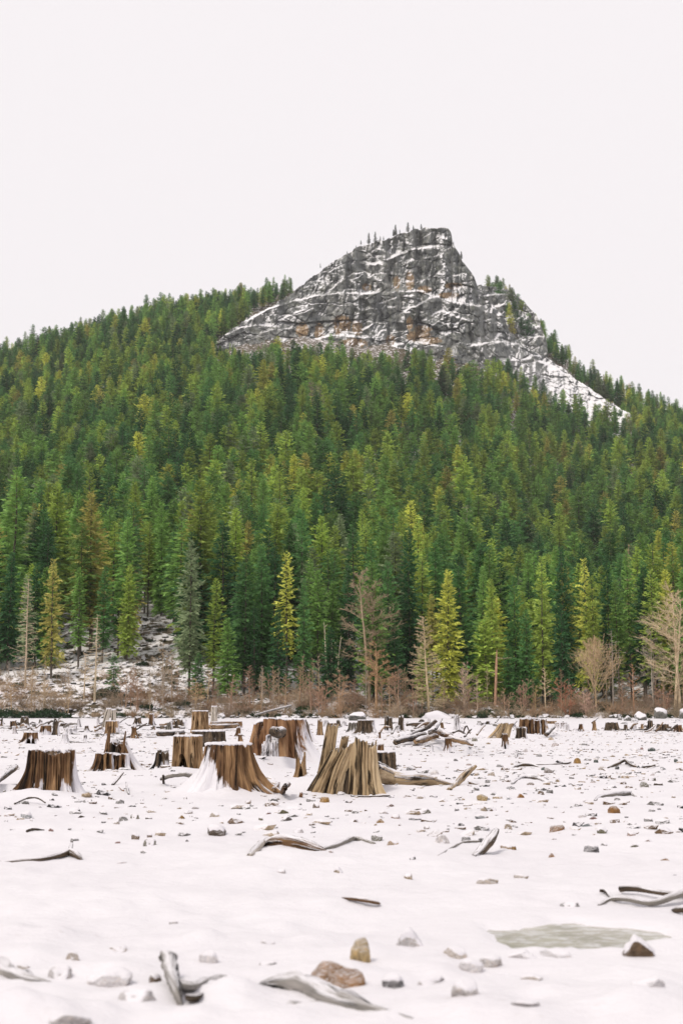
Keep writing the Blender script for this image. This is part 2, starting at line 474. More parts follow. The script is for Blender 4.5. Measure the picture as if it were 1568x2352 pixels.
BIG_STONES = [ # foreground and other stones that can be named one by one
    (772, 2260, 132, 58, 'orange', .42, 'large orange-brown stone, the biggest in the foreground, snow on its right'),
    (833, 2197, 58, 47, 'yellow-tan', .45, 'yellowish tan round stone just behind the large orange-brown one'),
    (938, 2176, 66, 60, 'grey', .80, 'upright grey frosted stone right of the yellowish tan one'),
    (1464, 2197, 86, 52, 'brown', .45, 'brown rounded stone at the right end of the icy puddle'),
    (1048, 2192, 66, 32, 'tan', .72, 'low tan arched stone between the grey upright stone and the puddle'),
    (1126, 2215, 62, 30, 'grey', .62, 'tilted grey stone left of the puddle'),
    (1080, 2226, 60, 34, 'pale', .80, 'pale snowed-over stone in front of the low tan arched stone'),
    (897, 2258, 62, 26, 'dark', .62, 'dark thin sliver of stone right of the large orange-brown one'),
    (994, 2244, 72, 28, 'grey', .80, 'flat grey slab capped with snow and dark below its edge'),
    (1076, 2292, 76, 42, 'grey', .78, 'grey pointed stone half drowned in snow right of the bark log'),
    (1217, 2251, 58, 18, 'tan', .60, 'low flat tan stone in front of the puddle'),
    (1205, 2198, 72, 28, 'pale', .97, 'snow-covered round stone at the left front rim of the puddle'),
    (1283, 2200, 88, 22, 'pale', .95, 'long snow-covered stone along the front rim of the puddle'),
    (1309, 2084, 48, 12, 'grey', .60, 'flat grey stone behind the puddle'),
    (1195, 2019, 40, 9, 'tan', .80, 'thin tan stone far behind the puddle'),
    (1124, 2029, 60, 14, 'tan', .74, 'flat tan stone in the empty snow centre right'),
    (1493, 2279, 82, 26, 'pale', .92, 'snowed-over stone at lower right of the picture'),
    (1216, 2321, 80, 18, 'pale', .84, 'faint pale stone low in the snow at bottom right of centre'),
    (1076, 2348, 46, 14, 'grey', .75, 'small grey stone at the bottom edge of the picture'),
    (270, 2183, 54, 15, 'tan', .58, 'flat tan stone alone at left behind the foreground row'),
    (164, 2206, 38, 20, 'tan', .65, 'tan stone touching a pale slanting one at left'),
    (136, 2240, 60, 34, 'grey', .82, 'pale slanting grey stone in front of the small tan one'),
    (255, 2238, 112, 46, 'pale', .84, 'large pale frosted stone at left of the forked driftwood'),
    (474, 2209, 50, 32, 'pale', .82, 'pale dome-shaped stone behind the forked driftwood'),
    (618, 2217, 46, 10, 'dark brown', .50, 'thin dark brown stone left of the large orange-brown one'),
    (352, 2257, 36, 16, 'brown', .50, 'small brown stone touching the forked driftwood'),
    (24, 2337, 52, 32, 'dark', .62, 'dark stone at the lower left corner'),
    (145, 2334, 116, 40, 'grey', .80, 'long grey frosted stone at lower left'),
    (60, 2364, 106, 34, 'pale', .86, 'pale stone cut by the bottom edge at lower left'),
    (310, 2292, 86, 30, 'grey', .82, 'flat grey stone in front of the forked driftwood'),
    (50, 2223, 32, 12, 'tan', .58, 'small tan stone above the left edge driftwood'),
    (396, 2122, 24, 8, 'grey', .70, 'lone small grey stone on the smooth snow'),
    (613, 2164, 36, 12, 'grey', .78, 'lone low grey stone on smooth snow left of the dark wood chip'),
    (492, 1915, 62, 27, 'dark brown', .62, 'large dark flat-topped stone with snow cap before the snow-banked stump'),
    (429, 1930, 9, 7, 'dark', .45, 'tiny dark stone left of the large flat-topped one'),
    (416, 1881, 19, 15, 'ochre', .38, 'ochre-brown rounded stone behind the large flat-topped one'),
    (494, 1868, 27, 10, 'tan', .55, 'low tan stone in front of the snow-banked stump'),
    (343, 1942, 32, 16, 'olive', .60, 'olive dark stone at left, right one of a touching pair'),
    (309, 1928, 22, 14, 'brown', .55, 'brown stone at left, left one of a touching pair'),
    (342, 1922, 16, 9, 'brown', .62, 'small brown stone just behind the touching pair'),
    (338, 1958, 34, 8, 'grey', .62, 'flat grey stone in front of the touching pair'),
    (272, 1935, 16, 5, 'red', .45, 'small red stone left of the touching pair'),
    (280, 1984, 32, 8, 'pale', .88, 'pale low stone right of the thin left log'),
    (185, 1882, 24, 9, 'dark brown', .50, 'dark brown wedge stone below the left stump'),
    (281, 1887, 26, 12, 'grey', .62, 'grey rounded stone left of the ochre-brown one'),
    (309, 1881, 22, 11, 'olive', .60, 'olive grey stone behind the grey rounded one'),
    (252, 1836, 13, 9, 'brown', .50, 'small brown stone beside the right root of the left stump'),
    (276, 1847, 24, 11, 'grey', .72, 'grey slab with snow top right of the left stump'),
    (117, 1908, 12, 6, 'red', .45, 'small reddish stone at the end of a short stick at left'),
    (168, 1936, 26, 8, 'grey', .75, 'flat grey stone above the thin left log'),
    (615, 1870, 22, 9, 'red', .5, 'reddish brown stone left of the olive stone'),
    (648, 1865, 30, 14, 'olive', .5, 'olive tan stone in front of the gap between the two near stumps'),
    (727, 1856, 20, 12, 'brown', .55, 'brown stone, front one of two below the forked stump'),
    (745, 1844, 24, 14, 'ochre', .45, 'ochre dark stone, rear one of two below the forked stump'),
    (712, 1841, 24, 9, 'grey', .7, 'frosted grey stone left of the two below the forked stump'),
    (598, 1885, 13, 9, 'olive', .5, 'small olive stone above the drift log'),
    (686, 1911, 24, 10, 'pale', .85, 'pale stone just above the drift log'),
    (648, 2001, 26, 10, 'pale', .75, 'low grey mound-shaped stone in front of the drift log'),
    (774, 1996, 24, 18, 'tan', .65, 'tan pointed stone right below the drift log'),
    (875, 1890, 22, 13, 'ochre', .45, 'ochre stone in front of the long root of the forked stump'),
    (904, 1932, 30, 11, 'ochre', .55, 'ochre brown flat stone right of the drift log'),
    (956, 1882, 40, 8, 'dark', .55, 'flat dark slab in snow right of the ochre stone'),
    (1106, 1838, 28, 14, 'yellow-tan', .42, 'yellow-tan block below the leaning broken branch'),
    (1112, 1864, 18, 11, 'tan', .55, 'tan stone, left one of a close pair below the yellow-tan block'),
    (1132, 1865, 15, 11, 'brown', .5, 'brown stone, right one of a close pair below the yellow-tan block'),
    (1092, 1816, 18, 9, 'grey', .65, 'grey stone right of the leaning broken branch'),
    (1134, 1822, 16, 11, 'grey', .6, 'dark grey stone right of the yellow-tan block'),
    (1020, 1843, 24, 10, 'tan', .65, 'tan snowy stone left of the yellow-tan block'),
    (1166, 1904, 22, 12, 'tan', .62, 'tan rounded stone behind the standing dark log'),
    (1070, 1930, 24, 12, 'grey', .68, 'grey stone left of the standing dark log'),
    (1106, 1934, 20, 9, 'dark', .45, 'dark round stone touching the standing dark log'),
    (1162, 1950, 36, 11, 'ochre', .62, 'long ochre stone right of the standing dark log'),
    (948, 1972, 16, 10, 'grey', .55, 'small grey stone left of the standing dark log foreground'),
    (939, 2019, 26, 12, 'tan', .62, 'lone tan stone in the empty middle snow'),
    (1267, 1969, 20, 15, 'orange', .62, 'orange upright pebble alone right of the standing dark log'),
    (1530, 1977, 26, 11, 'orange', .5, 'orange stone at the right edge in the middle snow'),
    (1325, 1754, 19, 13, 'ochre', .40, 'ochre pointed stone in the stone field at right'),
    (1368, 1752, 13, 7, 'dark green', .45, 'dark green flat stone right of the ochre pointed one'),
    (1497, 1725, 19, 9, 'dark green', .5, 'dark greenish block far right in the stone field'),
    (1551, 1752, 14, 9, 'dark green', .5, 'dark greenish stone near the right edge'),
    (1498, 1794, 22, 11, 'olive', .58, 'olive block with snow cap at right'),
    (1515, 1803, 27, 9, 'dark brown', .55, 'dark brown low stone below the olive block'),
    (1280, 1797, 13, 13, 'tan', .5, 'upright tan stone right of the shallow snow drift log'),
    (1194, 1831, 20, 15, 'orange', .55, 'orange-brown stone right of the close pair'),
    (1241, 1825, 18, 8, 'brown', .5, 'brown stone, front one of a small trio at right'),
    (1262, 1822, 17, 8, 'grey', .6, 'grey stone, right one of a small trio at right'),
    (1250, 1817, 14, 7, 'dark', .55, 'dark stone, rear one of a small trio at right'),
    (1311, 1788, 14, 8, 'grey', .7, 'small grey stone near the upright tan stone'),
    (1406, 1808, 23, 8, 'grey', .7, 'grey wedge stone below the dark crooked branch'),
    (1408, 1868, 36, 19, 'orange', .42, 'orange peaked stone standing out in the snow at right'),
    (1363, 1882, 22, 8, 'red', .45, 'reddish flat stone behind the blue-grey one'),
    (1357, 1899, 38, 13, 'blue-grey', .6, 'blue-grey long stone at right'),
    (1337, 1885, 24, 7, 'pale', .8, 'pale low stone left of the reddish flat one'),
    (1280, 1906, 42, 14, 'orange', .62, 'orange frosted stone left of the blue-grey long one'),
    (1383, 1912, 25, 15, 'olive', .55, 'olive brown stone right of the blue-grey long one'),
    (1487, 1889, 25, 10, 'grey', .68, 'grey dome stone right of the orange peaked one'),
    (1451, 1896, 22, 9, 'grey', .72, 'grey snowy stone right of the olive brown one'),
    (1448, 1918, 27, 11, 'pinkish', .72, 'pinkish snowy stone in front of the grey snowy one'),
    (1460, 1941, 23, 9, 'olive', .65, 'olive grey dome stone at right foreground of the stone field'),
    (1490, 1930, 17, 8, 'pinkish', .75, 'pinkish faint stone right of the pinkish snowy one'),
    (1388, 1944, 17, 7, 'grey', .7, 'grey low stone in front of the olive brown one'),
    (1180, 1952, 12, 9, 'ochre', .5, 'small ochre stone at the end of the long ochre one'),
    (1248, 1768, 12, 8, 'dark green', .5, 'dark rounded stone on the thin dark stick at right'),
    (1418, 1767, 13, 9, 'dark', .6, 'dark stone under the crooked dark branch'),
    (1265, 1700, 14, 7, 'tan', .5, 'small tan stone right of the wide lobed stump'),
    (1474, 1722, 10, 6, 'red', .5, 'small red stone left of the dark greenish block'),
    (1407, 1741, 15, 6, 'tan', .55, 'tan flat stone in the middle of the stone field'),
    (1111, 1789, 12, 10, 'tan', .5, 'small tan stone right behind the leaning broken branch'),
    (895, 1779, 15, 9, 'grey', .6, 'lone grey stone behind the long root of the forked stump'),
]
for (x, yb, w, h, *_q) in BIG_STONES:
    if yb > 1900:
        X, Y = gpt(x, yb)
        k_ = Y / FOC
        MOUND.append((X, Y + .35 * w * k_, .85 * w * k_, .6 * w * k_, .38 * min(h, .4 * w) * k_))

_lump = random.Random(4)
for _i in range(70):
    X, Y = gpt(_lump.uniform(-40, 1610), 2120 + 240 * _lump.random() ** .8)
    r_ = _lump.uniform(.07, .24)
    MOUND.append((X, Y, r_ * _lump.uniform(1, 2), r_, _lump.uniform(.012, .05)))

def gz(X, Y, drifts=True):
    X, Y = np.asarray(X, float), np.asarray(Y, float)
    z = .06 * fbm(X * .16, Y * .16, 1.0, 3) + (.045 + .02 * sstep(30, 8, Y)) * fbm(X * .7, Y * .55, 2.0, 3) + .028 * fbm(X * 3.1, Y * 2.6, 3.0, 3) * sstep(60, 25, Y)
    for (mx, my, rx, ry, h) in (MOUND if drifts else ()):
        d = ((X - mx) / rx) ** 2 + ((Y - my) / ry) ** 2
        z = z + h * np.exp(-d)
    d = 1.13 * np.sqrt(((X - PUD[0]) / PUD_A) ** 2 + ((Y - PUD[1]) / PUD_B) ** 2) + .34 * fbm(X * 2.2, Y * 1.3, 9.0, 4)
    m = sstep(1.22, .85, d)
    z = np.where(d < 2.6, np.maximum(z, -.012 + .03 * sstep(1.0, 1.4, d) * sstep(2.6, 1.9, d)), z)
    z = z * (1 - m) + (-.055) * m
    return z

SHORE = 226.0
YR = 1080.0
_ridge_x = [-500, 0, 100, 200, 300, 400, 480, 560, 700, 850, 1000, 1100, 1180, 1225, 1300, 1350, 1420, 1500, 1568, 2000]
_ridge_y = [950, 812, 788, 760, 734, 718, 702, 682, 668, 690, 690, 668, 686, 742, 806, 862, 902, 932, 958, 1110]
_ridge_u = [(x - 784) / FOC for x in _ridge_x]
_ridge_e = [elev(y) for y in _ridge_y]
_k_u = [(x - 784) / FOC for x in (0, 500, 900, 1050, 1150, 1280, 1400, 1600)]
_k_v = [1.22, 1.22, 1.32, 1.52, 1.68, 1.74, 1.5, 1.25]

def hz(X, Y):
    """hillside height"""
    X, Y = np.asarray(X, float), np.asarray(Y, float)
    u = X / np.maximum(Y, 200.0)
    zr = np.interp(u, _ridge_u, _ridge_e) * YR
    k = np.interp(u, _k_u, _k_v)
    t = np.clip((Y - SHORE) / (YR - SHORE), 0, 1)
    z = zr * t ** k
    z = z + (6.0 * fbm(X * .012, Y * .012, 4.0, 3) + 1.2 * fbm(X * .08, Y * .08, 5.0, 3)) * sstep(0.0, .08, t)
    z = z + 1.5 * sstep(SHORE, SHORE + 9, Y) + .35 * fbm(X * .3, Y * .3, 6.0, 3) * sstep(SHORE - 2, SHORE + 5, Y)
    z = z - np.maximum(Y - YR, 0) * .45 - .35 * sstep(SHORE, SHORE - 6, Y)
    return np.maximum(z, -.8)

def gzs(X, Y):
    return float(hz(X, Y)) if Y > SHORE + 1 else float(gz(X, Y))

# lake bed sheet, the large ground under it, the forested hillside
def lake_bed():
    ys = [-5.0]
    while ys[-1] < SHORE + 8:
        ys.append(ys[-1] + max(.05, .0085 * max(ys[-1], 0)) if ys[-1] > 2.5 else ys[-1] + .25)
    ys = np.array(ys)
    uu = np.concatenate([np.linspace(-1.6, -.34, 26)[:-1], np.linspace(-.34, .34, 230), np.linspace(.34, 1.6, 26)[1:]])
    YY, UU = np.meshgrid(ys, uu, indexing='ij')
    XX = UU * (YY + 7.5)
    Z = gz(XX, YY)
    V = np.stack([XX, YY, Z], -1).reshape(-1, 3)
    o = ob('snow_ground', mk('snow_ground', V, gridf(len(ys), len(uu)), M_SNOW))
    o['kind'] = 'structure'
    a = 1000
    o = ob('far_ground', mk('far_ground', [(-a, -40, -.9), (a, -40, -.9), (a, 1540, -.9), (-a, 1540, -.9)], [(0, 1, 2, 3)], M_SNOW))
    o['kind'] = 'structure'

def hillside():
    ys = np.concatenate([np.linspace(SHORE - 6, SHORE + 60, 110)[:-1], np.linspace(SHORE + 60, 1500, 170)])
    uu = np.linspace(-.62, .62, 260)
    YY, UU = np.meshgrid(ys, uu, indexing='ij')
    XX = UU * YY
    V = np.stack([XX, YY, hz(XX, YY)], -1).reshape(-1, 3)
    o = ob('hillside', mk('hillside', V, gridf(len(ys), len(uu)), M_HILL))
    o['kind'] = 'structure'

lake_bed()
hillside()

# ------------------------------------------------------------------ cliffs
def cpt(cx, cy):
    return (459.4 + cx * .5469, 490 + cy * .5469)

def cliff(name, top, base, Y0, lean, ledges, cuts, ochre, cols, rows, seed, back=70, amp=1.0):
    tx, ty = zip(*top)
    bx, by = zip(*base)
    x0, x1 = max(tx[0], bx[0]), min(tx[-1], bx[-1])
    xs = np.linspace(x0, x1, cols)
    yt = np.interp(xs, tx, ty)
    yt = yt + 3.2 * fbm(xs * .05, seed, 0, 3) + 4.0 * (np.floor(2.2 * fbm(xs * .035, seed + 4.0, 1.0, 3)) / 2.2)
    yb = np.maximum(np.interp(xs, bx, by), yt + 2)
    T = np.linspace(0, 1, rows)
    PX = np.repeat(xs[None, :], rows, 0)
    PY = yb[None, :] + (yt - yb)[None, :] * T[:, None]
    wx = PX + 7 * fbm(PX * .02, PY * .03, seed, 3)
    wy = PY + 6 * fbm(PX * .025, PY * .025, seed + 3.0, 3)
    L = np.interp(PX, [a for a, _ in lean], [b for _, b in lean])      # metres of set-back per picture row
    D = (yb[None, :] - PY) * L
    for pts, d, w in ledges:
        lx, ly = zip(*pts)
        yl = np.interp(wx, lx, ly)
        ends = sstep(lx[0] - 8, lx[0] + 6, wx) * sstep(lx[-1] + 8, lx[-1] - 6, wx)
        ends = ends * np.clip(.74 + 1.4 * fbm(wx * .04, d + seed, 2.0, 3), .12, 1.5)
        D += d * ends * sstep(0, 1, (yl - (PY + 1.6 * fbm(PX * .08, PY * .08, seed + d, 2))) / w)
        D -= d * .8 * ends * np.exp(-np.abs(np.minimum(yl - PY, 0)) / 34) * (PY > yl)   # the shelf bulges out under its edge
        D -= d * .8 * ends * (PY <= yl) * np.exp(-(yl - PY) / 4.0)
    for pts, d, w in cuts:
        lx, ly = zip(*pts)
        yl = np.interp(wx, lx, ly)
        ends = sstep(lx[0] - 6, lx[0] + 6, wx) * sstep(lx[-1] + 6, lx[-1] - 6, wx)
        dd = PY - yl
        D += d * ends * sstep(-1.2, 1.0, dd) * np.exp(-np.maximum(dd, 0) / w)
    f1, f2, idn, dx, dy = worley(wx / 34, wy / 24, seed)
    D += amp * (4.6 * ((idn * .37) % 1 - .5) * sstep(.0, .10, f2 - f1) + 5.0 * dx * ((idn * .71) % 1 - .5) + 6 * dy * ((idn * .53) % 1 - .45))
    D += amp * 1.3 * (1 - sstep(0, .07, f2 - f1))
    f1, f2, idn, dx, dy = worley(wx / 12 + 31, wy / 9, seed + 5)
    D += amp * (1.2 * ((idn * .37) % 1 - .5) * sstep(.0, .16, f2 - f1) + 1.4 * dx * ((idn * .71) % 1 - .5) + 1.7 * dy * ((idn * .53) % 1 - .45))
    D += amp * .6 * (1 - sstep(0, .12, f2 - f1))
    D += amp * (3.5 * fbm(PX * .02, PY * .014, seed + 7.0, 3) + 1.5 * fbm(PX * .12, PY * .05, seed + 9.0, 4))
    D += amp * 7.0 * (np.abs(pn(wx * .019, wy * .006, seed + 11.0)) - .3) + amp * 2.6 * (np.abs(pn(wx * .055, wy * .012, seed + 12.0)) - .3)
    YY = Y0 + D
    dirs = np.array([elev(y) for y in np.linspace(480, 1050, 571)])
    E = np.interp(PY, np.linspace(480, 1050, 571), dirs)
    U = (PX - 784) / FOC / (cp_ - ((1176 - PY) / FOC) * sp_)
    X = U * YY
    Z = CAM_H + E * YY
    oc = np.zeros_like(PX)
    for (ox, oy, rx, ry) in ochre:
        oc = np.maximum(oc, np.exp(-((PX - ox) / rx) ** 2 - ((PY - oy) / ry) ** 2))
    sf = .26 * sstep(1150, 1235, PX) * sstep(775, 815, PY) if name == 'rock_cliff' else np.zeros_like(PX)
    # the far side falls back to the hill
    ext = 10
    s = np.linspace(0, 1, ext + 1)[1:, None]
    Xb = X[-1][None, :] * (1 + back * s / 930)
    Yb = YY[-1][None, :] + back * s
    Zb = Z[-1][None, :] + 1.2 * fbm(X[-1][None, :] * .05, s * 4 + 0 * X[-1][None, :], seed, 3) * s - (s ** 1.4) * 60
    X, YY, Z, oc = np.vstack([X, Xb]), np.vstack([YY, Yb]), np.vstack([Z, Zb]), np.vstack([oc, np.zeros_like(Xb)])
    sf = np.vstack([sf, np.zeros_like(Xb)])
    V = np.stack([X, YY, Z], -1).reshape(-1, 3)
    o = ob(name, mk(name, V, gridf(rows + ext, cols), M_CLIFF, attrs={'ochre': oc.ravel(), 'snowfield': sf.ravel()}))
    o['kind'] = 'structure'
    return o

def cl(*pts):
    return [cpt(*p) for p in pts]

CL_TOP = [(496, 795), (509, 777), (569, 731), (651, 690), (700, 649), (757, 608), (798, 583), (818, 569), (842, 561), (880, 553), (924, 536), (946, 531), (984, 523), (1028, 524),
          (1035, 534), (1039, 561), (1053, 580), (1061, 602), (1088, 635), (1099, 665), (1124, 695), (1154, 725), (1170, 763), (1192, 783), (1220, 808), (1252, 820), (1291, 847), (1317, 868), (1390, 918), (1450, 955)]
CL_BASE = [(496, 800), (509, 800), (600, 838), (700, 856), (800, 860), (1000, 868), (1100, 885), (1160, 925), (1250, 985), (1330, 1020), (1450, 1010)]
LEDGES = [
    (cl((170, 462), (300, 400), (400, 370), (500, 345), (600, 335), (700, 340), (830, 330), (920, 328), (980, 352), (1060, 377), (1150, 392), (1230, 402)), 7.5, 4),
    (cl((600, 165), (650, 200), (700, 215), (740, 218), (800, 190), (900, 152), (1000, 140)), 9, 7),
    (cl((540, 325), (600, 285), (640, 255), (690, 250)), 4.5, 4),
    (cl((740, 150), (800, 168), (850, 190)), 5, 4),
    (cl((100, 512), (180, 480), (260, 470), (330, 482)), 3.5, 4),
    (cl((340, 450), (420, 412), (470, 402)), 3, 3),
    (cl((750, 382), (830, 352), (890, 348)), 3, 3),
    (cl((840, 425), (900, 395), (960, 362), (1000, 352)), 5, 4),
    (cl((690, 492), (740, 462), (775, 466)), 4.5, 5),
    (cl((790, 562), (870, 545), (960, 552), (1010, 562)), 6, 6),
    (cl((960, 442), (1010, 412), (1060, 432), (1150, 462), (1250, 442)), 4, 4),
    (cl((1090, 365), (1180, 410), (1280, 432)), 4, 4),
    (cl((880, 205), (960, 188), (1050, 168)), 4, 4),
    (cl((640, 215), (700, 262), (760, 285)), 6, 9),
    (cl((1130, 560), (1220, 545), (1300, 545), (1360, 562)), 6, 6),
    (cl((1270, 622), (1400, 612), (1500, 660)), 4, 5),
    (cl((220, 515), (300, 492), (370, 486)), 3, 4),
    (cl((470, 535), (560, 516), (640, 520), (730, 527)), 5, 6),
    (cl((860, 128), (930, 140), (1000, 150)), 3, 4),
]
CUTS = [
    (cl((320, 452), (420, 462), (520, 452), (620, 447), (700, 442)), 5.5, 7),
    (cl((890, 450), (960, 467), (1010, 492), (1090, 482)), 5.5, 7),
    (cl((1040, 298), (1110, 300), (1160, 312)), 5, 6),
    (cl((880, 135), (960, 126), (1050, 132)), 3.5, 5),
    (cl((640, 150), (700, 165), (760, 175)), 3, 5),
    (cl((330, 515), (380, 520), (430, 535)), 4, 6),
    (cl((760, 345), (860, 352), (960, 372)), 2.5, 4),
    (cl((100, 530), (180, 500), (240, 510)), 3, 6),
    (cl((1270, 520), (1340, 560), (1400, 590)), 3, 6),
]
OCHRE = [(*cpt(430, 490), 14, 14), (*cpt(600, 465), 18, 18), (*cpt(660, 480), 12, 16), (*cpt(880, 285), 9, 20), (*cpt(825, 290), 7, 14), (*cpt(935, 485), 20, 8),
         (*cpt(965, 535), 24, 8), (*cpt(880, 460), 8, 14), (*cpt(1065, 305), 20, 7), (*cpt(1040, 345), 22, 6), (*cpt(940, 320), 16, 8), (*cpt(800, 535), 10, 14),
         (*cpt(500, 500), 10, 20), (*cpt(640, 545), 30, 10), (*cpt(700, 310), 10, 8), (*cpt(920, 515), 26, 14), (*cpt(580, 470), 10, 22)]
cliff('rock_cliff', CL_TOP, CL_BASE, 884, [(490, .10), (600, .22), (1080, .18), (1180, .40), (1260, .56), (1450, .56)], LEDGES, CUTS, OCHRE, 620, 280, 3)
SIDE_TOP = [(1092, 655), (1116, 657), (1150, 660), (1180, 672), (1209, 700), (1236, 733), (1247, 760), (1256, 790)]
SIDE_BASE = [(1092, 750), (1130, 800), (1190, 835), (1256, 850)]
cliff('rock_shoulder', SIDE_TOP, SIDE_BASE, 985, [(1090, .3), (1260, .3)],
      [(cl((1200, 350), (1260, 340), (1320, 350)), 5, 5), (cl((1220, 400), (1290, 385), (1370, 420)), 5, 6), (cl((1280, 450), (1350, 440), (1420, 480)), 5, 5)],
      [(cl((1290, 395), (1340, 400), (1370, 415)), 4, 8)], [], 150, 110, 14, back=60)

# ------------------------------------------------------------------ conifers
def crown_mesh(name, seed, h, rm, cb, nb, nt, mat, droop=.55, gap=0.0, wide=.36):
    r = np.random.RandomState(seed)
    t = (np.arange(nb) + r.rand(nb)) / nb
    t = t ** 1.08
    if gap:
        keep = r.rand(nb) > gap * (1 - t)
        t = t[keep]
    n = len(t)
    z = h * (cb + (1 - cb) * t)
    prof = (1 - t) ** .54 * np.minimum(1, .55 + 2.4 * t)
    side = 1 + .22 * pn(np.cos(np.arange(n) * 2.399), np.sin(np.arange(n) * 2.399), z * .22 + seed)
    L = rm * prof * r.uniform(.6, 1.18, n) * side + .22
    az = np.arange(n) * 2.39996 + r.normal(0, .45, n)
    pit = -.12 + .85 * t ** 1.4 + r.normal(0, .12, n)
    tone_b = np.clip(r.normal(.5, .17, n), 0, 1)
    s = (np.arange(nt) + .6) / nt
    s = np.clip(s[None, :] + r.normal(0, .04, (n, nt)), .06, 1)
    axh = np.stack([np.cos(az), np.sin(az)], -1)
    def pt(sv):
        rad = L[:, None] * sv * np.cos(pit)[:, None]
        dz = L[:, None] * (np.sin(pit)[:, None] * sv - droop * (1 - t)[:, None] * sv ** 2 + .22 * (1 - t)[:, None] * sv ** 3)
        return np.stack([rad * axh[:, None, 0], rad * axh[:, None, 1], z[:, None] + dz], -1)
    P = pt(s)
    sgn = np.where(np.arange(nt) % 2 == 0, 1.0, -1.0)[None, :] * np.ones((n, 1))
    ang = az[:, None] + sgn * (1.05 - .75 * s) + r.normal(0, .2, (n, nt))
    lt = L[:, None] * (.46 - .20 * s) * r.uniform(.7, 1.25, (n, nt)) + .18
    dv = r.normal(-.22, .22, (n, nt)) + .25 * t[:, None]
    D = np.stack([np.cos(ang) * lt, np.sin(ang) * lt, dv * lt], -1)
    roll = r.normal(0, .62, (n, nt))
    wv = np.stack([-np.sin(ang) * np.cos(roll), np.cos(ang) * np.cos(roll), np.sin(roll)], -1) * (lt * wide)[..., None] * .5
    sag = np.zeros_like(P)
    sag[..., 2] = -.05 * lt
    a, b, c, d = P, P + D * .5 + wv + sag, P + D, P + D * .5 - wv + sag
    V = np.stack([a, b, c, d], 2).reshape(-1, 3)
    nq = n * nt
    F = np.arange(nq * 4).reshape(-1, 4)
    tw = np.clip(tone_b[:, None] + r.normal(0, .12, (n, nt)) + .22 * (s - .5), 0, 1)  # branch ends lighter: young needles, plus light on the crown put into the tone
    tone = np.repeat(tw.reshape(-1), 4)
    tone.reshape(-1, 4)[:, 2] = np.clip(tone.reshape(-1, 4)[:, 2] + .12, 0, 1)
    return mk(name, V, F, mat, smooth=False, attrs={'tone': tone})

def cone_mesh(name, h, r0, r1, mat, n=7, rings=6, seed=0, bend=0.02):
    zz = np.linspace(-1.2, h, rings)
    th = np.arange(n) / n * 2 * math.pi
    fr = np.clip(zz / h, 0, 1)
    rr = r0 * (1 - fr) + r1 * fr
    bx = bend * h * pn(zz * .12, seed * 1.7, 0) * fr
    by = bend * h * pn(zz * .12, seed * 2.9, 5) * fr
    V = np.stack([rr[:, None] * np.cos(th) + bx[:, None], rr[:, None] * np.sin(th) + by[:, None], zz[:, None] + 0 * th], -1).reshape(-1, 3)
    return mk(name, V, gridf(rings, n, True), mat)

CON = []         # near variants: (crown mesh, trunk mesh, height, radius, words)
_specs = [  # h, r, crown base, branches, twigs, droop, gap, words
    (22, 3.5, .10, 150, 15, .50, 0.0, 'broad full'), (24, 3.2, .18, 150, 14, .6, .15, 'tall'), (21, 3.0, .08, 140, 14, .45, 0.05, 'dense'),
    (25, 2.9, .34, 125, 14, .55, .2, 'high-crowned'), (26, 2.6, .45, 105, 13, .5, .25, 'bare-stemmed'), (20, 3.1, .12, 95, 13, .7, .35, 'open-branched'),
    (23, 2.5, .22, 120, 13, .35, .15, 'slim'), (24, 3.5, .06, 165, 15, .6, .0, 'broad full'), (19, 2.1, .15, 100, 12, .4, .2, 'slim'), (22, 2.8, .28, 90, 12, .6, .4, 'open-branched'),
]
for i, (h, rm, cb, nb, nt, dr, gp, wd) in enumerate(_specs):
    CON.append((crown_mesh('crown', 100 + i, h, rm, cb, int(nb * 1.25), nt, M_NEEDLE, dr, gp), cone_mesh('trunk', h * .97, .26, .03, M_TRUNK, seed=i), h, rm, wd))

# colours of needles: name -> linear reflectance
NEED = {
    'dark green': (.054, .140, .054), 'deep green': (.105, .235, .074), 'mid green': (.20, .345, .088), 'yellow-green': (.335, .435, .092),
    'bright yellow-green': (.53, .55, .12), 'olive brown': (.42, .39, .115), 'grey-green': (.22, .28, .15),
}

def pxx(X, Y, Z):
    return proj(X, Y, Z)[0]

# clearings and the ground where no conifer stands
def forest_ok(X, Y, u_px):
    if Y < 236 + 5 * float(pn(X * .05, 3.3, 1)):
        return False
    if u_px < 470 and Y < 262 + 8 * float(pn(X * .06, 1.3, 2)):
        return False
    if 320 < u_px < 395 and Y < 300:
        return False
    if 490 < u_px < 1452 and Y > 800:
        y = proj(X, Y, float(hz(X, Y)))[1]
        yb = np.interp(u_px, [p[0] for p in CL_BASE], [p[1] for p in CL_BASE])
        yt = np.interp(u_px, [p[0] for p in CL_TOP], [p[1] for p in CL_TOP])
        if u_px > 1230:
            yb = np.interp(u_px, [1230, 1290, 1350, 1452], [905, 950, 985, 975])
        elif u_px > 1130:
            yb = np.interp(u_px, [1130, 1180, 1230], [850, 870, 905])
        if yt - 4 < y < yb and Y < 1020:
            return False
        if 505 < u_px < 1090 and Y > 880 and y > yt:
            return False
    return True

